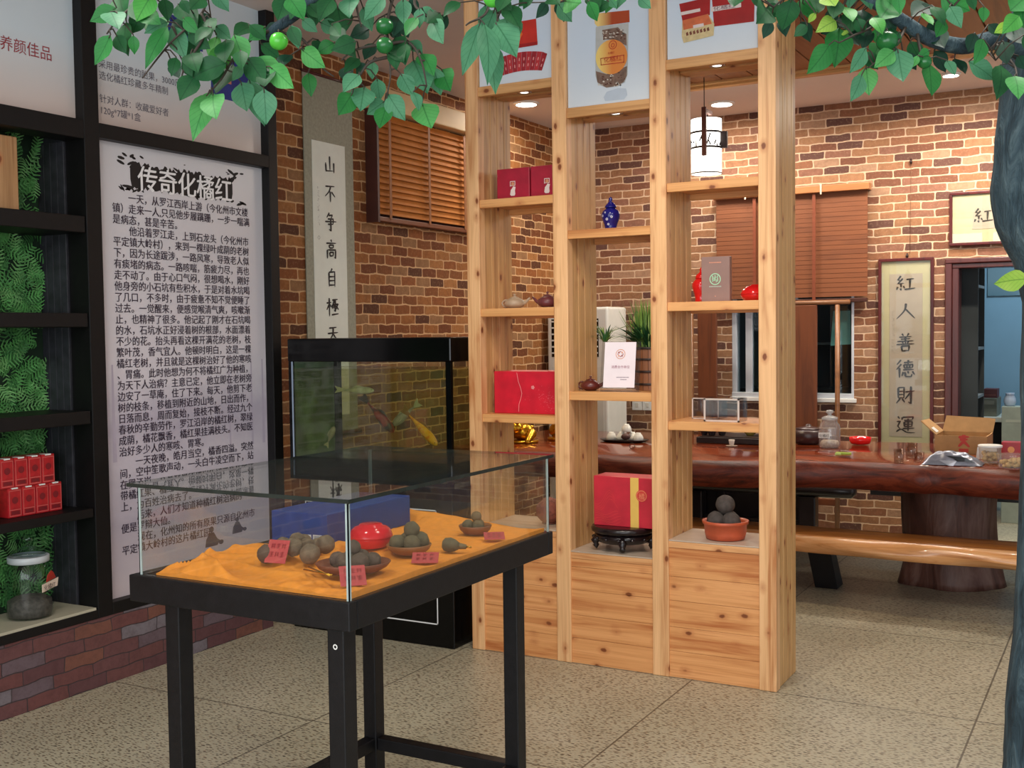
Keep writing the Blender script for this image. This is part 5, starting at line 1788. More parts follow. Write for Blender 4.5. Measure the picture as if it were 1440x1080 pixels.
# tea boat and pieces in the right column gap
c = Vector((-2.27, 7.30, T0))
g = thing('tea_boat', 'long dark slatted tea tray on the tea table seen through the right column', 'tray', c)
MB().box(-2.56, -2.06, 7.14, 7.46, T0, T0 + .04).build('tray_body', M_dk, g, bevel=.006)
b = MB()
for k in range(9):
    y = 7.16 + k * .031
    b.box(-2.54, -2.08, y, y + .024, T0 + .0405, T0 + .046)
b.build('slats', soft((52, 38, 34), .35, .2), g)
zt = T0 + .0468
DC = []
for k, (x, y) in enumerate(((-2.53, 7.22), (-2.47, 7.20), (-2.41, 7.23), (-2.50, 7.29), (-2.43, 7.30))):
    lb = ('leftmost dark cup on the long tea tray', 'second dark cup on the long tea tray', 'third dark cup on the long tea tray', 'dark cup at the back left of the long tea tray', 'dark cup at the back right of the long tea tray')[k]
    if k == 0:
        d0 = tag(MB().lathe([(.016, 0), (.02, .002), (.028, .03), (.030, .044), (.027, .044), (.02, .012), (0, .008)], (0, 0, 0), 20).build('tea_cup', soft((40, 32, 36), .25, .2)), lb, 'cup', 'dark cups on the long tea tray')
        d0.location = (x, y, zt)
    else:
        o = d0.copy(); COL.objects.link(o); o.location = (x, y, zt); o['label'] = lb
c = Vector((-2.24, 7.30, zt))
g = thing('yellow_bowl', 'yellowish glazed bowl on the long tea tray', 'bowl', c)
MB().lathe([(.02, 0), (.024, .003), (.05, .03), (.056, .044), (.053, .044), (.03, .012), (0, .008)], c, 24).build('bowl', soft((170, 148, 74), .2, .15, 30), g)
c = Vector((-2.13, 7.30, zt))
g = thing('dark_bowl', 'dark brown bowl at the right end of the long tea tray', 'bowl', c)
MB().lathe([(.022, 0), (.026, .003), (.058, .035), (.062, .052), (.059, .052), (.03, .012), (0, .008)], c, 24).build('bowl', soft((44, 30, 28), .25, .2), g)
c = Vector((-2.27, 7.0, T0))
g = thing('small_glass_cup', 'tiny pale cup on a saucer in front of the long tea tray', 'cup', c)
MB().lathe([(.02, 0), (.036, .003), (.038, .006), (.02, .004)], c, 20).build('saucer', soft((186, 168, 150), .25, .1), g)
MB().lathe([(.012, .0065), (.014, .01), (.018, .03), (.02, .044), (.018, .044), (.012, .012)], c, 18).build('cup', soft((216, 206, 196), .2, .05), g)
# right of the divider
g = thing('paper_scrap', 'white folded paper piece standing on the table beside the last divider post', 'paper', (-1.90, 7.0, T0))
b = MB()
b.add([(-1.97, 7.0, T0), (-1.885, 6.99, T0 + .012), (-1.868, 7.0, T0 + .10), (-1.95, 7.03, T0 + .115), (-1.969, 7.002, T0), (-1.884, 6.992, T0 + .012), (-1.867, 7.002, T0 + .10), (-1.949, 7.032, T0 + .115)], [(0, 1, 2, 3), (7, 6, 5, 4), (0, 4, 5, 1), (1, 5, 6, 2), (2, 6, 7, 3), (3, 7, 4, 0)])
b.build('folded_sheet', M_white, g)
c = Vector((-1.87, 7.36, T0))
g = thing('dark_pot', 'squat dark brown lidded pot left of the glass jar on the tea table', 'pot', c)
MB().lathe([(.07, 0), (.09, .006), (.105, .05), (.098, .085), (.08, .094)], c, 28).build('pot_body', soft((54, 34, 34), .35, .2), g)
MB().lathe([(.082, .094), (.078, .102), (.03, .112), (.018, .118), (.018, .126), (0, .13)], c, 24).build('lid', soft((60, 38, 38), .35, .2), g)
c = Vector((-1.685, 7.16, T0))
g = thing('storage_jar', 'round clear glass jar with a white label on the tea table by the thin pole', 'jar', c)
MB().lathe([(.05, 0), (.062, .005), (.066, .02), (.066, .125), (.058, .15), (.046, .162), (.046, .175)], c, 28).build('jar_glass', glass('table_jar', (.9, .9, .9, 1), 1.8, .16, (.8, .8, .82, 1)), g)  # pale haze mixed into jar and lid glass paints their whitish highlights
MB().lathe([(.048, .175), (.05, .18), (.05, .19), (.03, .2), (.012, .205), (.012, .212), (.024, .222), (.022, .235), (0, .24)], c, 24).build('lid', glass('table_jar_lid', (.85, .87, .88, 1), 1.8, .3, (.8, .84, .86, 1)), g)
MB().lathe([(.0, .006), (.055, .01), (.058, .03), (.05, .045), (.0, .05)], c, 20).build('filling', soft((196, 180, 160), .8, .3, 80, bump=.5), g)
o = MB().prism([(-.036, -.016), (.034, -.016), (.034, .018), (-.036, .018)], c + Vector((-.018, -.0665, .082)), X1, Z1, .002).build('white_label', M_white, g)
MB().text('化橘红', -.032, -.010, .021, c + Vector((-.018, -.069, .082)), X1, Z1).build('label_lettering', M_ink, o)
c = Vector((-1.56, 7.46, T0))
g = thing('red_dish', 'shallow bright red round dish near the back edge of the tea table', 'dish', c)
MB().lathe([(.05, 0), (.06, .003), (.068, .02), (.07, .045), (.065, .045), (.06, .02), (0, .012)], c, 28).build('dish', M_redg, g)
g = thing('lime_sticks', 'small lime green and white sticks lying on the glossy table', 'sticks', (-1.52, 6.78, T0))
MB().box(-1.565, -1.475, 6.80, 6.815, T0, T0 + .012).build('lime_stick', soft((186, 222, 96), .4, .1), g, bevel=.002)
MB().box(-1.560, -1.525, 6.755, 6.77, T0, T0 + .012).build('lime_stick', soft((200, 226, 130), .4, .1), g, bevel=.002)


def tumbler(c, label, r=.028, h=.075):
    c = Vector(c)
    return tag(MB().lathe([(r * .86, 0), (r * .9, .001), (r, h), (r * .94, h), (r * .84, .008), (0, .008)], c, 24).build('glass_tumbler', glass('tumbler_glass', (.86, .82, .78, 1), 1.7)), label, 'glass', 'glass tumblers at the table edge')


tumbler((-1.15, 6.50, T0), 'glass tumbler at the left of the three near the table edge')
tumbler((-1.065, 6.62, T0), 'glass tumbler at the right of the three near the table edge', .032, .05)
tumbler((-1.13, 6.78, T0), 'glass tumbler behind the other two near the table edge', .034, .085)
# foil bag
g = thing('foil_bag', 'crumpled silver grey foil bag with black patch at the table edge', 'bag', (-.87, 6.52, T0))
b = MB()
vs, fs = [], []
NXb, NYb = 28, 14
for s_ in (0, 1):
    for j in range(NYb + 1):
        for i in range(NXb + 1):
            u, v_ = i / NXb, j / NYb
            h = (math.sin(PI * u) ** .6) * (math.sin(PI * v_) ** .7)
            q = Vector((u * 6, v_ * 4, s_))
            x = -1.02 + .30 * u + .012 * noise.noise(q)
            y = 6.43 + .15 * v_ + .03 * u
            z = T0 + .004 + (s_ * h * (.085 - .03 * u) * (1 + .45 * noise.noise(q * 1.3)))
            vs.append((x, y, z))
for s_ in (0, 1):
    o_ = s_ * (NXb + 1) * (NYb + 1)
    for j in range(NYb):
        for i in range(NXb):
            a = o_ + j * (NXb + 1) + i
            f = (a, a + 1, a + NXb + 2, a + NXb + 1)
            fs.append(f if s_ else f[::-1])
b.add(vs, fs, 0, True)
b.build('foil', soft((150, 156, 172), .28, .15, 30, metal=.4), g)
MB().add([(-.90, 6.452, T0 + .055), (-.80, 6.448, T0 + .05), (-.745, 6.446, T0 + .02), (-.80, 6.446, T0 + .028), (-.84, 6.448, T0 + .026), (-.86, 6.45, T0 + .04)], [(0, 5, 4, 3, 2, 1)]).build('black_patch', M_blackgloss, g)
MB().add([(-.93, 6.437, T0 + .03), (-.84, 6.435, T0 + .03), (-.855, 6.425, T0 + .003), (-.875, 6.422, T0 + .002), (-.885, 6.424, T0 + .006)], [(0, 4, 3, 2, 1)]).build('torn_flap', soft((176, 182, 196), .3, .1, 20, metal=.3), g)
# cardboard box
M_card = soft((172, 134, 88), .8, .1, 20)
g = thing('cardboard_box', 'open cardboard box with raised flap and red print on the tea table by the doorway', 'box', (-.90, 7.25, T0))
x0, x1, y0, y1, h = -1.05, -.76, 7.10, 7.40, .105
b = MB()
b.box(x0, x1, y0, y0 + .006, T0, T0 + h)
b.box(x0, x1, y1 - .006, y1, T0, T0 + h)
b.box(x0, x0 + .006, y0 + .006, y1 - .006, T0, T0 + h)
b.box(x1 - .006, x1, y0 + .006, y1 - .006, T0, T0 + h)
b.box(x0 + .006, x1 - .006, y0 + .006, y1 - .006, T0, T0 + .006)
b.build('carton', M_card, g)
MB().prism([(x0, 0), (x1, 0), (x1 + .012, .085), (x1 - .03, .09), (x0 + .02, .10)], (0, y1 - .004, T0 + h + .0005), X1, Vector((0, .3, .95)).normalized(), -.005).build('raised_flap', M_card, g)
MB().prism([(0, 0), (.30, 0), (.28, .11), (.02, .12)], (x0 + .005, y0, T0 + h + .0005), Y1, Vector((-.75, 0, .66)).normalized(), .005).build('side_flap', M_card, g)
MB().prism([(.05, .01), (.14, .01), (.14, .05), (.05, .05)], Vector((x0 + .005, y0, T0 + h + .0005)) + Vector((.66, 0, .75)) * .0075, Y1, Vector((-.75, 0, .66)).normalized(), .0).build('white_label', M_white, g)
b = MB()
O = Vector((0, y0 - .0008, 0))
b.brush([[(10, 20), (90, 15)], [(50, 0), (50, 60)], [(20, 40), (80, 36)], [(45, 55), (10, 95)], [(52, 55), (92, 95)]], -.925, T0 + .112, .075, O, X1, Z1, 0, .12)
b.rect(-.915, -.862, T0 + .008, T0 + .03, O, X1, Z1, 0)
b.build('red_print', soft((186, 60, 50), .6, .1), g)
# plastic tubs with snacks
M_tub = glass('tub_plastic', (.94, .92, .88, 1), 1.35, .10, (.8, .78, .72, 1))
M_snack = soft((206, 176, 128), .8, .25, 80, bump=.6)
for k, (cx, cy, rx, h, lb) in enumerate(((-.70, 6.685, .058, .085, 'left white topped plastic tub of snacks by the foil bag'), (-.565, 6.46, .08, .075, 'right plastic tub of pale snacks at the table edge by the tree trunk'))):
    c = Vector((cx, cy, T0))
    g = thing('snack_tub', lb, 'tub', c)
    MB().lathe([(rx * .8, 0), (rx * .9, .003), (rx, h * .9), (rx * 1.02, h)], c, 28).build('tub', M_tub, g)
    b = MB()
    rr = random.Random(k)
    for _ in range(46):
        a, r_ = rr.uniform(0, 2 * PI), rx * .72 * math.sqrt(rr.random())
        b.ball(c + Vector((r_ * math.cos(a), r_ * math.sin(a), rr.uniform(.014, h * .62))), rr.uniform(.009, .015), seg=8, rings=6, lump=.2, seed=_)
    o = b.build('snacks', M_snack, g)
    o['kind'] = 'stuff'
    if k == 0:
        MB().lathe([(rx * .9, h), (rx * 1.08, h + .001), (rx * 1.1, h + .012), (rx * 1.0, h + .014)], c, 28).build('white_lid', M_white, g)
g = thing('white_card', 'small white card standing behind the snack tubs', 'card', (-.74, 6.84, T0))
MB().prism([(-.055, 0), (.055, .01), (.05, .085), (-.05, .065)], (-.735, 6.84, T0 + .004), Vector((.97, .2, 0)).normalized(), Vector((0, .2, .98)).normalized(), -.002).build('card', M_white, g)
MB().box(-.79, -.68, 6.84, 6.90, T0, T0 + .004).build('card_foot', M_white, g)
g = thing('red_box', 'small dark red box with a gold dot on the tea table by the tree trunk', 'box', (-.60, 6.88, T0))
MB().box(-.66, -.56, 6.86, 6.94, T0, T0 + .10).build('carton', soft((166, 22, 36), .35, .15), g, bevel=.003)
b = MB()
b.disc(-.61, T0 + .058, .018, (0, 6.8588, 0), X1, Z1, 0)
b.build('gold_dot', soft((226, 150, 84), .4, .1), g)


# ================================================================== BACK WALL THINGS
def framed(nm, label, x0, x1, z0, z1, fw, mat_w, chars, vertical, hook):
    g = thing(nm, label, 'picture', ((x0 + x1) / 2, YB - .015, z0))
    b = MB()
    y0, y1 = YB - .03, YB - .002
    b.box(x0, x1, y0, y1, z0, z0 + fw)
    b.box(x0, x1, y0, y1, z1 - fw, z1)
    b.box(x0, x0 + fw, y0, y1, z0 + fw, z1 - fw)
    b.box(x1 - fw, x1, y0, y1, z0 + fw, z1 - fw)
    b.build('frame', M_redwood, g, bevel=.003)
    MB().box(x0 + fw, x1 - fw, YB - .014, YB - .004, z0 + fw, z1 - fw).build('mat_board', soft((192, 182, 146), .7, .04), g)
    q = mat_w
    MB().box(x0 + fw + q[0], x1 - fw - q[0], YB - .0165, YB - .0142, z0 + fw + q[1], z1 - fw - q[1]).build('paper', soft((178, 162, 146), .7, .04), g)
    MB().box(x0 + fw, x1 - fw, YB - .024, YB - .021, z0 + fw, z1 - fw).build('glass_pane', M_glass, g)
    O = Vector((0, YB - .0172, 0))
    for c_, x, z, s_ in chars:
        MB().brush(CH[c_], x, z, s_, O, X1, Z1, 0, .045).build('brush_character', soft((36, 28, 26), .6, .1), g)
    return g, O


g, O = framed('framed_calligraphy', 'tall narrow red framed calligraphy with six brush characters between window and doorway', -1.646, -1.265, .60, 1.997, .022, (.055, .09),
              [(c_, -1.525, z, .135) for c_, z in zip('紅人善德財運', (1.876, 1.683, 1.458, 1.269, 1.079, .868))], True, True)
b = MB()
small_marks(b, -1.555, 1.63, 13, .02, O, X1, Z1, 0, 6)
b.build('inscription', soft((120, 106, 96), .6, .1), g)
g2, O = framed('framed_calligraphy', 'wide red framed calligraphy hanging above the doorway', -1.163, -.36, 2.068, 2.440, .02, (.13, .09),
               [('紅', -1.005, 2.325, .125), ('運', -.83, 2.315, .125)], False, True)
for nm, x, z0, z1, lb in (('picture_hook', -1.448, 1.995, 2.03, 'small black hook at the top of the tall framed calligraphy'), ('picture_hook', -1.424, 2.665, 2.70, 'small black hook on the bricks high above the tall framed calligraphy')):
    g = thing(nm, lb, 'hook', (x, YB - .01, z0))
    MB().tube([(x, YB - .012, z1), (x, YB - .02, (z0 + z1) / 2), (x, YB - .014, z0)], [.006, .010, .007], 8).build('hook', soft((40, 22, 20), .4, .1), g)
    MB().box(x - .004, x + .004, YB - .01, YB, z1 - .012, z1).build('nail', M_steel, g)
tag(MB().tube([(-1.424, YB - .006, 2.665), (-1.43, YB - .005, 2.03)], .0012, 6).build('hanging_cord', soft((120, 84, 60), .6, .1)), 'thin cord running down the bricks to the tall framed calligraphy', 'cord')
for k, x in enumerate((-3.545, -3.455)):
    g = thing('wall_switch', ('left', 'right')[k] + ' white wall switch on the bricks beside the air conditioner', 'switch', (x, YB - .006, .9))
    MB().box(x - .043, x + .043, YB - .011, YB - .001, .857, .943).build('plate', M_white, g, bevel=.003)
    MB().box(x - .014, x + .014, YB - .015, YB - .0111, .882, .918).build('rocker', soft((210, 206, 196), .4, .03), g, bevel=.002)

# standing air conditioner
g = thing('air_conditioner', 'white floor standing air conditioner in the far left corner', 'air conditioner', (-3.87, 8.22, 0))
ax0, ax1, ay0, ay1, ah = -4.13, -3.60, 8.05, 8.42, 1.69
MB().box(ax0, ax1, ay0, ay1, 0, ah).build('cabinet', soft((222, 222, 214), .4, .03), g, bevel=.02, seg=3)
MB().box(ax0 + .04, ax1 - .08, ay0 - .004, ay0 + .002, 1.30, ah - .09).build('dark_outlet', M_blackgloss, g)
for k in range(6):
    z = 1.325 + k * .05
    MB().box(ax0 + .045, ax1 - .085, ay0 - .012, ay0 - .0045, z, z + .012).build('louvre', soft((214, 214, 208), .4, .03), g)
MB().box(ax0 + .04, ax1 - .04, ay0 - .003, ay0 - .0005, .2, 1.22).build('front_panel', soft((214, 214, 204), .4, .03), g)

# pendant lantern
c = Vector((-2.43, 7.0, 0))
g = thing('pendant_lantern', 'glowing white cylinder pendant lantern with dark ring and wooden bar', 'lamp', (-2.43, 7.0, 2.5))
M_shade = glow('lantern_shade', (255, 250, 240), 3.2)
MB().lathe([(.094, 2.50), (.096, 2.502), (.097, 2.845), (.094, 2.845), (.092, 2.84), (.091, 2.505)], c, 36).build('shade', M_shade, g)
b = MB()
for z in (2.655, 2.752):
    b.lathe([(.0985, z), (.1015, z), (.1015, z + .013), (.0985, z + .013)], c, 36, closed=True)
rr = random.Random(4)
for k in range(26):
    a = 2 * PI * k / 26
    p = c + Vector((.0995 * math.cos(a), .0995 * math.sin(a), 2.66 + rr.uniform(0, .04)))
    q = c + Vector((.0995 * math.cos(a + rr.uniform(-.3, .3)), .0995 * math.sin(a + rr.uniform(-.3, .3)), 2.70 + rr.uniform(0, .055)))
    b.tube([p, q], .0045, 6)
b.build('pattern_ring', soft((42, 32, 30), .5, .1), g)
MB().lathe([(0, 2.503), (.0905, 2.504), (.0905, 2.507), (0, 2.507)], c, 36).build('bottom_diffuser', M_shade, g)
MB().lathe([(0, 2.80), (.0905, 2.80), (.0905, 2.804), (0, 2.804)], c, 36).build('uplight_blocker', M_white, g)  # unseen disc, added to stop the bulb's light rising onto the soffit
MB().lathe([(.0975, 2.497), (.0985, 2.497), (.0985, 2.506), (.0975, 2.506)], c, 36, closed=True).build('bottom_rim', soft((120, 106, 90), .5, .1), g)
MB().box(-2.42, -2.39, 6.878, 6.898, 2.60, 2.905).build('wooden_bar', wood('lantern_bar', 'z', (110, 58, 44), (80, 40, 30), .4), g, bevel=.003)
MB().box(-2.42, -2.39, 6.898, 7.01, 2.872, 2.895).build('wooden_arm', wood('lantern_arm', 'y', (110, 58, 44), (80, 40, 30), .4), g, bevel=.003)
MB().box(-2.345, -2.29, 6.99, 7.01, 2.655, 2.76).build('side_bracket', soft((48, 32, 28), .5, .1), g, bevel=.003)
MB().tube([(-2.405, 6.89, 2.9), (-2.405, 6.89, 3.09)], .003, 6).build('cord', M_ink, g)
MB().tube([(-2.42, 7.0, 2.885), (-2.43, 7.0, 2.80)], .004, 6).build('stem', M_ink, g)
light('lantern_bulb', 'POINT', (-2.43, 7.0, 2.70), 20, (1, .91, .78), size=.06)

# ceiling downlights
for x, y, r, lb in ((-3.872, 7.256, .085, 'round ceiling light near the left brick wall'), (-2.667, 8.024, .085, 'round ceiling light behind the pendant lantern'), (-1.083, 7.923, .055, 'small ceiling light seen among the leaves at the right')):
    g = thing('ceiling_light', lb, 'ceiling light', (x, y, ZC - .02))
    MB().lathe([(r * .8, -.012), (r, -.014), (r * 1.12, -.006), (r * 1.12, 0), (r * .8, 0)], (x, y, ZC - .0005), 28, closed=True).build('trim_ring', M_white, g)
    MB().lathe([(0, -.013), (r * .86, -.0145), (r * .86, -.004)], (x, y, ZC - .0005), 28).build('diffuser', glow('downlight_glow', (255, 252, 245), 9), g)
    light('downlight', 'AREA', (x, y, ZC - .03), 10, (1, .91, .80), (0, 0, 0), r * 1.6)

# ================================================================== THE BACK ROOM (through window and doorway)
g = thing('dark_bookcase', 'dark bookcase with thin shelves just inside the doorway', 'shelving', (-1.02, 9.2, 0))
MB().box(-1.198, -1.17, 8.75, 9.1, 0, 2.3).build('back_panel', M_darkroom, g)
for z in (.05, .6, .98, 1.33, 1.78, 2.2):
    MB().box(-1.168, -1.0, 8.75, 9.1, z, z + .02).build('shelf', soft((104, 112, 116), .5, .1), g)
for y in (8.75, 9.12):
    MB().box(-1.168, -1.0, y - .02, y - .0005, 0, 2.3).build('side_panel', M_darkroom, g)
g = thing('wall_poster', 'grey blue landscape poster on the pale wall of the room beyond the doorway', 'poster', (-.72, 10.58, 1.6))
MB().box(at(1389, 400, 'y', 10.59).x, .1, 10.585, 10.597, at(1400, 416, 'y', 10.59).z, at(1400, 370, 'y', 10.59).z).build('print', poster_mat('landscape_poster', (128, 156, 168), (110, 142, 156)), g)
M_gr = soft((104, 108, 96), .7, .15)
g = thing('grey_carton', 'grey green carton on the white shelf beyond the doorway', 'box', (-1.05, 9.6, .76))
BX = at(1366, 585, 'y', 9.5); BX2 = at(1402, 560, 'y', 9.5)
zt = BX.z
g.location = ((BX.x + BX2.x) / 2, 9.65, zt)
MB().box(BX.x, BX2.x, 9.5, 9.8, zt, BX2.z).build('carton', M_gr, g, bevel=.004)
MB().box(BX.x + .02, BX2.x - .02, 9.496, 9.499, BX2.z - .05, BX2.z - .02).build('tape', soft((128, 130, 116), .5, .1), g)
a, c_ = at(1382, 560, 'y', 9.5), at(1402, 550, 'y', 9.5)
g = thing('maroon_box', 'small maroon box on top of the grey carton beyond the doorway', 'box', ((a.x + c_.x) / 2, 9.58, BX2.z))
MB().box(a.x, c_.x, 9.52, 9.68, BX2.z + EPS, BX2.z + .07).build('carton', soft((84, 26, 30), .5, .15), g, bevel=.003)
MB().box(a.x + .01, c_.x - .01, 9.5185, 9.5195, BX2.z + .02, BX2.z + .026).build('band', soft((130, 70, 60), .5, .1), g)
g = thing('side_table', 'dark table with a pale top holding the grey carton beyond the doorway', 'table', (BX.x + .3, 9.7, 0))
MB().box(BX.x - .03, BX.x + .55, 9.45, 9.9, zt - .04, zt - EPS).build('pale_top', soft((176, 182, 176), .5, .05), g, bevel=.004)
for x in (BX.x, BX.x + .47):
    for y in (9.48, 9.83):
        MB().box(x, x + .05, y, y + .05, 0, zt - .0405).build('leg', M_dk, g)
MB().box(BX.x + .01, BX.x + .51, 9.84, 9.86, .1, zt - .05).build('back_board', M_dk, g)
a, c_ = at(1408, 640, 'y', 9.3), at(1433, 572, 'y', 9.3)
g = thing('tall_carton', 'tall pale grey green carton standing beyond the doorway', 'box', ((a.x + c_.x) / 2, 9.38, 0))
MB().box(a.x, c_.x + .06, 9.3, 9.44, 0, c_.z).build('carton', soft((150, 160, 148), .7, .08), g, bevel=.004)
MB().box(a.x + .03, c_.x + .03, 9.297, 9.2995, c_.z - .12, c_.z - .1).build('tape', soft((170, 176, 160), .5, .05), g)
a = at(1420, 572, 'y', 9.36)
g = thing('white_vase', 'pale blue white vase on the tall carton beyond the doorway', 'vase', (a.x, 9.37, c_.z))
MB().lathe([(.03, 0), (.034, .004), (.045, .03), (.04, .06), (.028, .085), (.034, .1), (.03, .1)], (a.x, 9.37, c_.z + EPS), 20).build('vase_body', soft((170, 186, 206), .3, .05), g)
MB().lathe([(.0285, .083), (.031, .085), (.0285, .088)], (a.x, 9.37, c_.z + EPS), 20, closed=True).build('neck_band', soft((90, 110, 150), .3, .05), g)
# behind the window
g = thing('store_counter', 'dark counter in the unlit room behind the back window', 'counter', (-2.2, 9.4, 0))
MB().box(-2.9, -1.4, 9.2, 9.6, 0, .98).build('counter_body', soft((26, 28, 30), .4, .2), g)
MB().box(-2.92, -1.38, 9.18, 9.62, .981, 1.01).build('counter_top', soft((44, 50, 52), .35, .2), g)
g = thing('teal_notice', 'pale teal paper hanging at the right side of the back window', 'paper', (-1.98, 8.72, 1.5))
MB().prism([(0, 0), (.15, .012), (.145, .26), (.02, .26)], (-2.005, YB + .0445, 1.37), X1, Z1, -.002).build('sheet', soft((120, 166, 156), .6, .05), g)
g = thing('wall_shelf', 'thin grey shelf in the unlit room behind the back window', 'shelf', (-2.2, 9.9, 1.35))
MB().box(-2.9, -1.4, 9.78, 9.99, 1.36, 1.378).build('board', soft((108, 112, 108), .5, .1), g)
for x in (-2.7, -1.6):
    MB().box(x, x + .02, 9.8, 9.99, 1.28, 1.3595).build('bracket', M_dk, g)
g = thing('white_bottle', 'slim white bottle on the counter behind the back window', 'bottle', (-1.98, 9.3, 1.012))
MB().lathe([(.02, 0), (.022, .003), (.022, .13), (.01, .16), (.01, .19)], (-1.98, 9.3, 1.0106), 16).build('bottle_body', M_white, g)
MB().lathe([(.011, .19), (.011, .21), (0, .21)], (-1.98, 9.3, 1.0106), 12).build('cap', soft((180, 180, 176), .4, .05), g)
g = thing('black_monitor', 'black box shaped monitor on the counter behind the back window', 'monitor', (-1.84, 9.4, 1.012))
MB().box(-1.92, -1.68, 9.35, 9.45, 1.0106, 1.19).build('casing', M_blackgloss, g, bevel=.01)
MB().box(-1.80, -1.76, 9.346, 9.3495, 1.02, 1.06).build('sticker', soft((110, 116, 130), .4, .05), g)


# ================================================================== ARTIFICIAL CITRUS TREE
TD = 2.45
tree = thing('citrus_tree', 'artificial citrus tree with blue grey trunk at right and leafy boughs across the top', 'tree', (.62, 2.35, 0))
t = NT('bark')
v = t.coords()
n = t.noise(t.mapping(v, (26, 26, 7)), 1.0, 5, .7, .6)
M_bark = t.finish(t.ramp(n, [(.3, lin((30, 42, 50))), (.5, lin((56, 76, 86))), (.66, lin((84, 104, 112))), (.8, lin((150, 166, 172)))]), .75, 0, t.bump(n, .8, .02), .3)
tr = [(1470, 1260, .115), (1492, 1080, .108), (1488, 1000, .105), (1494, 900, .10), (1500, 800, .098), (1498, 700, .098), (1500, 600, .096), (1500, 500, .096), (1503, 420, .098), (1490, 350, .104), (1472, 300, .11), (1468, 260, .108), (1472, 200, .105), (1482, 130, .105), (1488, 60, .10), (1500, -40, .092), (1520, -200, .085)]
pts, rad = [], []
for px, py, r in tr:
    pts.append(atd(px, py, TD)); rad.append(r)
base = pts[0].copy()
while base.z > 0:
    base = base + Vector((0, 0, -.05))
base.z = -.0
pts = [Vector((pts[1].x, pts[1].y, 0)), Vector((pts[1].x, pts[1].y, .16))] + [p for p in pts if p.z > .22]
rad = [.16, .13] + [r for p, r in zip([atd(a, b_, TD) for a, b_, c_ in tr], [c_ for _, _, c_ in tr]) if p.z > .22]
fine_p, fine_r = [], []
for i in range(len(pts) - 1):
    for k in range(4):
        u = k / 4
        fine_p.append(pts[i].lerp(pts[i + 1], u)); fine_r.append((rad[i] * (1 - u) + rad[i + 1] * u) * (1 + .05 * noise.noise(Vector((i + u, .3, 1)))))
fine_p.append(pts[-1]); fine_r.append(rad[-1])
b = MB().tube(fine_p, fine_r, 26)
b.v = [tuple(Vector(p) * 1 + Vector((noise.noise(Vector(p) * 5), noise.noise(Vector(p) * 5 + Vector((9, 0, 0))), 0)) * .012) for p in b.v]
tree.location = (pts[0].x, pts[0].y, 0)
b.build('trunk', M_bark, tree)

# boughs
BD = 2.15


def bough(pts, rad, name='bough', m=None):
    q = [atd(a, c_, d) for a, c_, d in pts]
    out, rr_ = [], []
    for i in range(len(q) - 1):
        p0, p1, p2, p3 = q[max(i - 1, 0)], q[i], q[i + 1], q[min(i + 2, len(q) - 1)]
        for k in range(5):
            u = k / 5
            out.append(.5 * ((2 * p1) + (p2 - p0) * u + (2 * p0 - 5 * p1 + 4 * p2 - p3) * u * u + (3 * p1 - p0 - 3 * p2 + p3) * u ** 3))
            rr_.append(rad[i] * (1 - u) + rad[i + 1] * u)
    out.append(q[-1]); rr_.append(rad[-1])
    MB().tube(out, rr_, 10).build(name, m or M_bark, tree)
    return out


BR = []
BR += bough([(1478, 90, TD), (1440, 62, 2.36), (1395, 56, 2.3), (1355, 65, 2.25), (1310, 55, 2.2), (1275, 34, 2.18), (1240, 10, 2.16), (1180, -30, 2.15)], [.05, .034, .018, .016, .015, .014, .012, .010])
BR += bough([(1500, -60, TD), (1350, -150, 2.35), (1100, -120, 2.25), (850, -70, 2.2), (640, -60, 2.15), (500, -40, 2.12), (440, -6, 2.1), (415, 20, 2.1), (385, 42, 2.1), (372, 55, 2.1)], [.05, .035, .028, .022, .018, .015, .013, .011, .009, .004])
BR += bough([(500, -40, 2.12), (400, -50, 2.1), (300, -60, 2.08), (200, -40, 2.05), (150, -10, 2.05)], [.013, .012, .010, .007, .004])
TW = soft((62, 52, 44), .7, .2, 40)


def twig(pts, r=.0028):
    return bough([(a, c_, d) for a, c_, d in pts], [r * (1.25 - .8 * i / (len(pts) - 1)) for i in range(len(pts))], 'twig', TW)


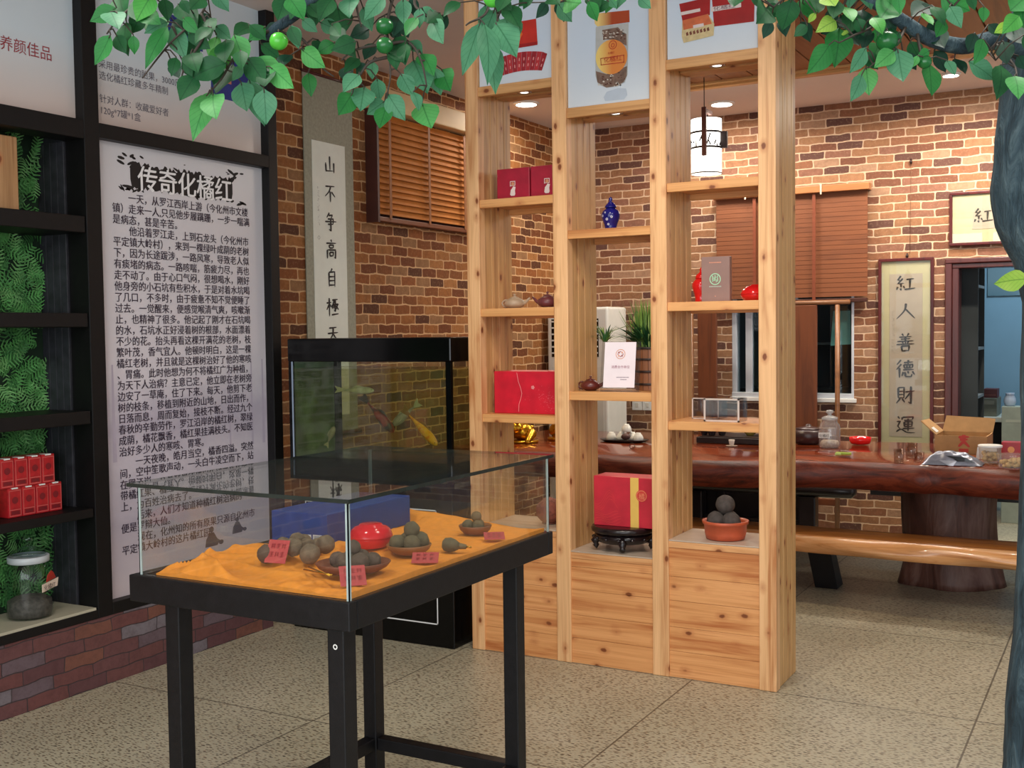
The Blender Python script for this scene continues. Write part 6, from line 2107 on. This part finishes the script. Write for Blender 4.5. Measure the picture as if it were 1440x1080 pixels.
TWIGS = [
    [(300, -60, 2.08), (290, -10, 2.06), (283, 20, 2.05), (240, 60, 2.04), (200, 110, 2.03)],
    [(283, 20, 2.05), (290, 45, 2.04), (262, 90, 2.04), (255, 110, 2.04)],
    [(230, -40, 2.06), (190, 5, 2.04), (165, 28, 2.03), (150, 48, 2.03)],
    [(383, 44, 2.1), (360, 50, 2.08), (330, 80, 2.06), (312, 110, 2.05), (290, 135, 2.05)],
    [(330, 80, 2.06), (350, 90, 2.05), (362, 115, 2.05)],
    [(383, 44, 2.1), (425, 55, 2.1), (450, 92, 2.1), (470, 108, 2.1)],
    [(560, -30, 2.13), (545, 30, 2.12), (547, 70, 2.11), (549, 105, 2.1), (545, 130, 2.09)],
    [(546, 62, 2.11), (520, 65, 2.1), (495, 72, 2.1), (480, 85, 2.1)],
    [(546, 62, 2.11), (575, 60, 2.1), (592, 85, 2.09), (600, 120, 2.08)],
    [(547, 80, 2.11), (520, 88, 2.1), (505, 108, 2.1), (500, 118, 2.1)],
    [(590, -30, 2.14), (583, 5, 2.12), (600, 22, 2.1), (612, 35, 2.1)],
    [(500, -30, 2.12), (502, 10, 2.1), (508, 38, 2.1)],
    [(700, -60, 2.15), (690, -5, 2.1), (682, 20, 2.06), (660, 32, 2.04), (655, 36, 2.04)],
    [(690, -5, 2.1), (700, 20, 2.06), (695, 50, 2.05)],
    [(850, -70, 2.2), (845, -20, 2.15), (835, -5, 2.12)],
    [(1240, 10, 2.16), (1230, 35, 2.14), (1200, 50, 2.12), (1180, 60, 2.1)],
    [(1275, 34, 2.18), (1262, 60, 2.14), (1240, 80, 2.12), (1222, 95, 2.12)],
    [(1290, 45, 2.18), (1295, 75, 2.16), (1308, 92, 2.14)],
    [(1395, 56, 2.3), (1425, 90, 2.2), (1430, 110, 2.15)],
    [(1310, 55, 2.2), (1340, 10, 2.16), (1360, -10, 2.14)],
    [(1355, 65, 2.25), (1385, 70, 2.2), (1400, 85, 2.16)],
    [(1490, 372, 2.42), (1470, 380, 2.28), (1452, 389, 2.16)],
    [(1180, -30, 2.15), (1130, -20, 2.12), (1100, 0, 2.1), (1088, 10, 2.1)],
]
for tw in TWIGS:
    BR += twig(tw)

LV = []
cA_ = lambda L: [(a / 3.6, b_ / 3.6, c_ / 3.6, d / 3.6, k) for a, b_, c_, d, k in L]
LV += cA_([(590, 40, 455, 110, 0), (700, -20, 690, 105, 1), (560, 175, 480, 330, 0), (640, 110, 650, 285, 1), (850, 110, 730, 170, 2), (850, 130, 735, 350, 0), (870, 130, 940, 300, 2),
           (900, 20, 1000, 135, 1), (830, -10, 850, 110, 1), (985, 110, 1005, 240, 2), (1060, 90, 1060, 205, 1), (1090, 130, 1170, 200, 2), (1165, 265, 1035, 355, 4), (1185, 175, 1245, 335, 3),
           (1290, 130, 1180, 190, 1), (1260, 125, 1350, 205, 1), (1180, 325, 1090, 475, 1), (1150, 320, 960, 400, 1), (990, 380, 910, 510, 1), (1070, 470, 975, 715, 3), (1070, 460, 1050, 615, 3),
           (1080, 480, 1095, 605, 3), (1220, 415, 1250, 565, 2), (1260, 400, 1340, 640, 2), (1250, 290, 1345, 430, 1), (1290, 290, 1440, 425, 3), (1080, -40, 1160, 60, 2), (1030, -20, 960, 50, 1),
           (770, -30, 690, 110, 4), (610, -30, 640, 95, 1), (960, 160, 1010, 240, 1), (1320, 220, 1420, 300, 1), (920, 300, 1030, 400, 1), (560, 60, 600, 150, 2), (720, 60, 670, 170, 1), (1000, 200, 930, 330, 1),
           (1100, 180, 1060, 300, 4), (1110, 330, 1080, 430, 1)])
cB_ = lambda L: [(370 + a / 4.5, b_ / 4.5, 370 + c_ / 4.5, d / 4.5, k) for a, b_, c_, d, k in L]
LV += cB_([(140, -20, 90, 130, 1), (160, -20, 260, 130, 0), (330, -30, 330, 170, 1), (440, -10, 350, 140, 1), (470, 40, 510, 220, 1), (180, 160, 225, 310, 2), (245, 120, 345, 205, 2), (360, 140, 490, 200, 2),
           (560, -20, 545, 115, 2), (630, 40, 690, 200, 2), (770, -30, 640, 130, 2), (885, -10, 890, 155, 2), (945, -20, 960, 112, 5), (990, 50, 990, 180, 2), (1070, 120, 1140, 280, 2), (1090, 105, 970, 70, 2),
           (670, 185, 545, 240, 5), (700, 270, 640, 380, 5), (590, 260, 430, 320, 1), (500, 250, 590, 365, 1), (610, 370, 510, 460, 1), (240, 310, 395, 430, 3), (450, 270, 340, 340, 0), (610, 470, 505, 585, 2),
           (690, 385, 690, 505, 2), (720, 495, 740, 640, 2), (640, 550, 615, 705, 2), (565, 590, 475, 730, 0), (770, 640, 655, 725, 2), (780, 670, 735, 815, 0), (790, 595, 900, 765, 2), (1005, 655, 1065, 815, 3),
           (870, 465, 950, 610, 2), (950, 580, 985, 705, 2), (800, 175, 885, 250, 5), (830, 240, 890, 400, 1), (900, 275, 900, 415, 1), (950, 380, 1040, 595, 2), (1000, 340, 1080, 485, 0), (1080, 420, 1125, 605, 2),
           (1130, 440, 1185, 580, 0), (920, 260, 1010, 340, 2), (285, 460, 305, 615, 0), (650, 400, 590, 475, 5), (40, 420, 195, 560, 3), (20, 430, 10, 550, 1), (5, 560, 20, 790, 2),
           (1375, 140, 1260, 480, 2), (1400, 150, 1420, 540, 2), (680, 590, 640, 660, 5)])
cC_ = lambda L: [(640 + a / 4.5, b_ / 4.5, 640 + c_ / 4.5, d / 4.5, k) for a, b_, c_, d, k in L]
LV += cC_([(190, 30, 200, 310, 2), (225, 240, 255, 600, 2), (260, 150, 390, 365, 2), (320, 110, 360, 310, 2), (320, 30, 410, 180, 1), (650, 20, 740, 140, 2), (690, 5, 800, 20, 3), (850, -20, 905, 80, 1),
           (960, -30, 1025, 55, 2), (1070, -40, 1020, 60, 2), (1160, -20, 1240, 55, 2), (490, -30, 430, 60, 1), (250, 60, 170, 260, 2), (620, -30, 660, 30, 1)])
cD_ = lambda L: [(900 + a / 4.5, b_ / 4.5, 900 + c_ / 4.5, d / 4.5, k) for a, b_, c_, d, k in L]
LV += cD_([(960, -10, 900, 195, 1), (800, 50, 735, 150, 1), (890, 50, 840, 115, 1), (1040, -20, 1065, 115, 0), (1110, -40, 1125, 85, 1), (1110, 80, 1065, 145, 6), (620, -40, 590, 45, 1), (690, -40, 790, 65, 1),
           (850, -40, 820, 50, 1), (1180, -30, 1235, 40, 6)])
cE_ = lambda L: [(1120 + a / 4.5, b_ / 4.5, 1120 + c_ / 4.5, d / 4.5, k) for a, b_, c_, d, k in L]
LV += cE_([(250, 130, 120, 205, 6), (290, 190, 385, 165, 6), (270, 175, 240, 430, 0), (210, 280, 65, 470, 0), (290, 40, 355, 140, 4), (370, 70, 400, 190, 5), (440, 300, 335, 465, 2), (440, 420, 460, 605, 3),
           (415, 470, 340, 645, 2), (480, 110, 545, 220, 4), (620, 320, 490, 430, 3), (640, 310, 675, 520, 2), (770, 350, 735, 425, 3), (720, 260, 790, 390, 1), (840, 400, 855, 610, 0), (870, 320, 945, 460, 5),
           (1000, 370, 1070, 470, 5), (950, 380, 1005, 480, 2), (1090, 390, 1260, 510, 2), (1180, 245, 1120, 410, 0), (1310, 260, 1330, 410, 5), (1290, 410, 1265, 635, 1), (1380, 480, 1405, 630, 3),
           (1400, 350, 1450, 440, 5), (1410, 100, 1300, 215, 4), (1350, 145, 1250, 210, 6), (1450, -20, 1350, 70, 0), (1430, 40, 1445, 190, 0), (910, -20, 1100, 70, 0), (970, 40, 1045, 180, 2),
           (800, 80, 865, 160, 4), (550, -20, 670, 85, 0), (640, -40, 655, 90, 0), (740, 40, 905, 95, 5), (850, 40, 940, 165, 1), (130, -30, 65, 110, 1), (400, -40, 475, 65, 2), (40, 20, 130, 90, 0),
           (200, 60, 250, 190, 5), (420, 60, 380, 250, 5), (330, 190, 400, 290, 5), (560, 110, 620, 230, 5), (650, 200, 600, 320, 1), (700, 100, 720, 250, 5), (460, 180, 420, 320, 5), (900, 130, 800, 230, 5)])
LV.append((1446, 392, 1397, 399, 6))
rng = random.Random(21)
# leaves of the crown above the picture, so that the boughs stay leafy from a step aside
for a0, a1, k in ((140, 640, 34), (640, 1120, 16), (1120, 1500, 34)):
    for _ in range(k):
        px, py = rng.uniform(a0, a1), rng.uniform(-150, -25)
        an = rng.uniform(.2, 2.9)
        L = rng.uniform(32, 46)
        LV.append((px, py, px + L * math.cos(an), py + L * math.sin(an) * .9, rng.choice((0, 1, 2, 3))))


for x0, x1, y0, y1, n_ in ((140, 300, -5, 60, 9), (240, 370, 20, 100, 9), (370, 470, -5, 80, 10), (460, 600, 20, 100, 7), (600, 700, -10, 30, 4), (690, 900, -20, 5, 10), (1080, 1200, -10, 40, 8), (1170, 1310, 0, 80, 16), (1300, 1440, -10, 60, 8)):
    for _ in range(n_):
        px, py = rng.uniform(x0, x1), rng.uniform(y0, y1)
        an = rng.uniform(.5, 2.7)
        L = rng.uniform(22, 34)
        LV.append((px, py, px + L * math.cos(an), py + L * math.sin(an), rng.choice((5, 1, 1, 5, 0))))


def leaf_mat(name, c, c2, vein):
    t = NT(name)
    uv = t.n('SeparateXYZ', None, Vector=t.coords('UV'))
    u = t.math('ABSOLUTE', t.math('SUBTRACT', uv.outputs['X'], .5))
    w = uv.outputs['Y']
    ph = t.math('FRACT', t.math('ADD', t.math('MULTIPLY', w, 7.), t.math('MULTIPLY', u, -5.)))
    side = t.math('SUBTRACT', 1, t.step(t.math('ABSOLUTE', t.math('SUBTRACT', ph, .5)), .03, .12))
    mid = t.math('SUBTRACT', 1, t.step(u, .012, .035))
    n = t.noise(t.coords(), 30, 3)
    col = t.ramp(n, [(.3, lin(c)), (.7, lin(c2))])
    col = t.mix(t.math('MULTIPLY', side, .3), col, lin(vein))
    col = t.mix(t.math('MULTIPLY', mid, .65), col, lin(vein))
    p = t.n('BsdfPrincipled')
    t.t.links.new(col, p.inputs['Base Color'])
    p.inputs['Roughness'].default_value = .5
    p.inputs['Specular IOR Level'].default_value = .3
    tl = t.n('BsdfTranslucent', None, Color=col).outputs[0]
    mx = t.n('MixShader', None, Fac=.28, _1=p.outputs[0], _2=tl).outputs[0]
    t.t.links.new(mx, t.out.inputs[0])
    return t.m


LM = [leaf_mat('leaf_green', (44, 124, 60), (60, 142, 72), (30, 96, 48)), leaf_mat('leaf_deep', (30, 86, 50), (42, 104, 58), (22, 70, 40)),
      leaf_mat('leaf_pale', (74, 138, 102), (92, 156, 116), (46, 104, 70)), leaf_mat('leaf_bright', (80, 164, 88), (102, 184, 104), (50, 122, 62)),
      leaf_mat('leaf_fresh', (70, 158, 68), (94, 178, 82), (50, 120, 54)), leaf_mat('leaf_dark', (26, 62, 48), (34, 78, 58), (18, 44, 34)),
      leaf_mat('leaf_yellow', (146, 196, 74), (176, 212, 96), (90, 140, 60))]
VIEW = (CR @ Vector((0, 0, -1))).normalized()


class Leaves:
    def __init__(s):
        s.v, s.f, s.m, s.uv = [], [], [], []

    def leaf(s, A, B, wr, tilt, mi, curl):
        A, B = Vector(A), Vector(B)
        d = B - A
        L = d.length
        d.normalize()
        w = d.cross(VIEW).normalized()
        n = w.cross(d).normalized()
        if n.dot(VIEW) > 0:
            n = -n
        w2 = w * math.cos(tilt) + n * math.sin(tilt)
        n2 = (w2.cross(d)).normalized()
        if n2.dot(n) < 0:
            n2 = -n2
        prof = [(0, .02), (.06, .22), (.15, .62), (.27, .92), (.40, 1.), (.54, .93), (.67, .74), (.79, .48), (.89, .24), (.96, .09), (1, .01)]
        W_ = L * wr
        o = len(s.v)
        for t_, r in prof:
            c = A + d * L * t_ + n2 * L * (curl * math.sin(PI * t_) - .10 * curl * t_)
            for sd in (-1, -.5, 0, .5, 1):
                lift = .16 * abs(sd) ** 1.3 * W_ * r + .03 * W_ * math.sin(t_ * 17 + sd * 2) * abs(sd)
                s.v.append(c + w2 * sd * W_ * r + n2 * lift)
                s.uv.append((.5 + sd * .5 * r, t_))
        for i in range(len(prof) - 1):
            for k in range(4):
                s.f.append((o + i * 5 + k, o + i * 5 + k + 1, o + i * 5 + k + 6, o + i * 5 + k + 5))
                s.m.append(mi)

    def build(s, name):
        off = Vector(tree.location)
        me = bpy.data.meshes.new(name)
        me.from_pydata([tuple(Vector(p) - off) for p in s.v], [], s.f)
        for m in LM:
            me.materials.append(m)
        me.polygons.foreach_set('material_index', s.m)
        me.polygons.foreach_set('use_smooth', [True] * len(s.f))
        ul = me.uv_layers.new(name='leaf')
        for lp in me.loops:
            ul.data[lp.index].uv = s.uv[lp.vertex_index]
        me.update()
        o = bpy.data.objects.new(name, me)
        COL.objects.link(o)
        o.parent = tree
        return o


SPR = {}
ST = {}
for (bx_, by_, tx_, ty_, k) in LV:
    key = 0 if bx_ < 420 else 1 if bx_ < 640 else 2 if bx_ < 1040 else 3
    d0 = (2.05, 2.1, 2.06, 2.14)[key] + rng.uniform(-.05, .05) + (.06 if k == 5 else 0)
    A = atd(bx_, by_, d0 + rng.uniform(-.01, .02))
    B = atd(tx_, ty_, d0 + rng.uniform(-.035, .02))
    long_ = math.hypot(tx_ - bx_, ty_ - by_) > 62
    wr = rng.uniform(.18, .22) if long_ else rng.uniform(.29, .37)
    SPR.setdefault(key, Leaves()).leaf(A, B, wr, rng.uniform(-.5, .5), k, rng.uniform(-.06, .12))
    near = min(BR, key=lambda q: (q - A).length)
    if (near - A).length < .16:
        ST.setdefault(key, MB()).tube([near, near.lerp(A, .5) + Vector((0, 0, .006)), A, A.lerp(B, .12)], [.0016, .0014, .0013, .001], 5)
for key in SPR:
    SPR[key].build('foliage')
    if key in ST:
        ST[key].build('leaf_stalks', TW, tree)
M_fruit = [soft((86, 190, 64), .25, .12, 24), soft((28, 104, 48), .25, .15, 24)]
for px, py, r, k, d in ((392, 58, 13, 0, 2.06), (541, 37, 12.5, 1, 2.1), (541, 64, 12, 1, 2.07), (693, -2, 13, 0, 2.03), (1247, 58, 15, 1, 2.13), (1300, 87, 10, 1, 2.13)):
    p = atd(px, py, d)
    R_ = r / FPX * d
    f = MB().ball(p, R_, sc=(1, 1, .94), lump=.04, seed=px, seg=28, rings=16).build('citrus_fruit', M_fruit[k], tree)
    near = min(BR, key=lambda q: (q - p).length)
    MB().tube([p + Z1 * R_ * .9, p + Z1 * R_ * 1.2, near], .0016, 6).build('fruit_stalk', TW, f)
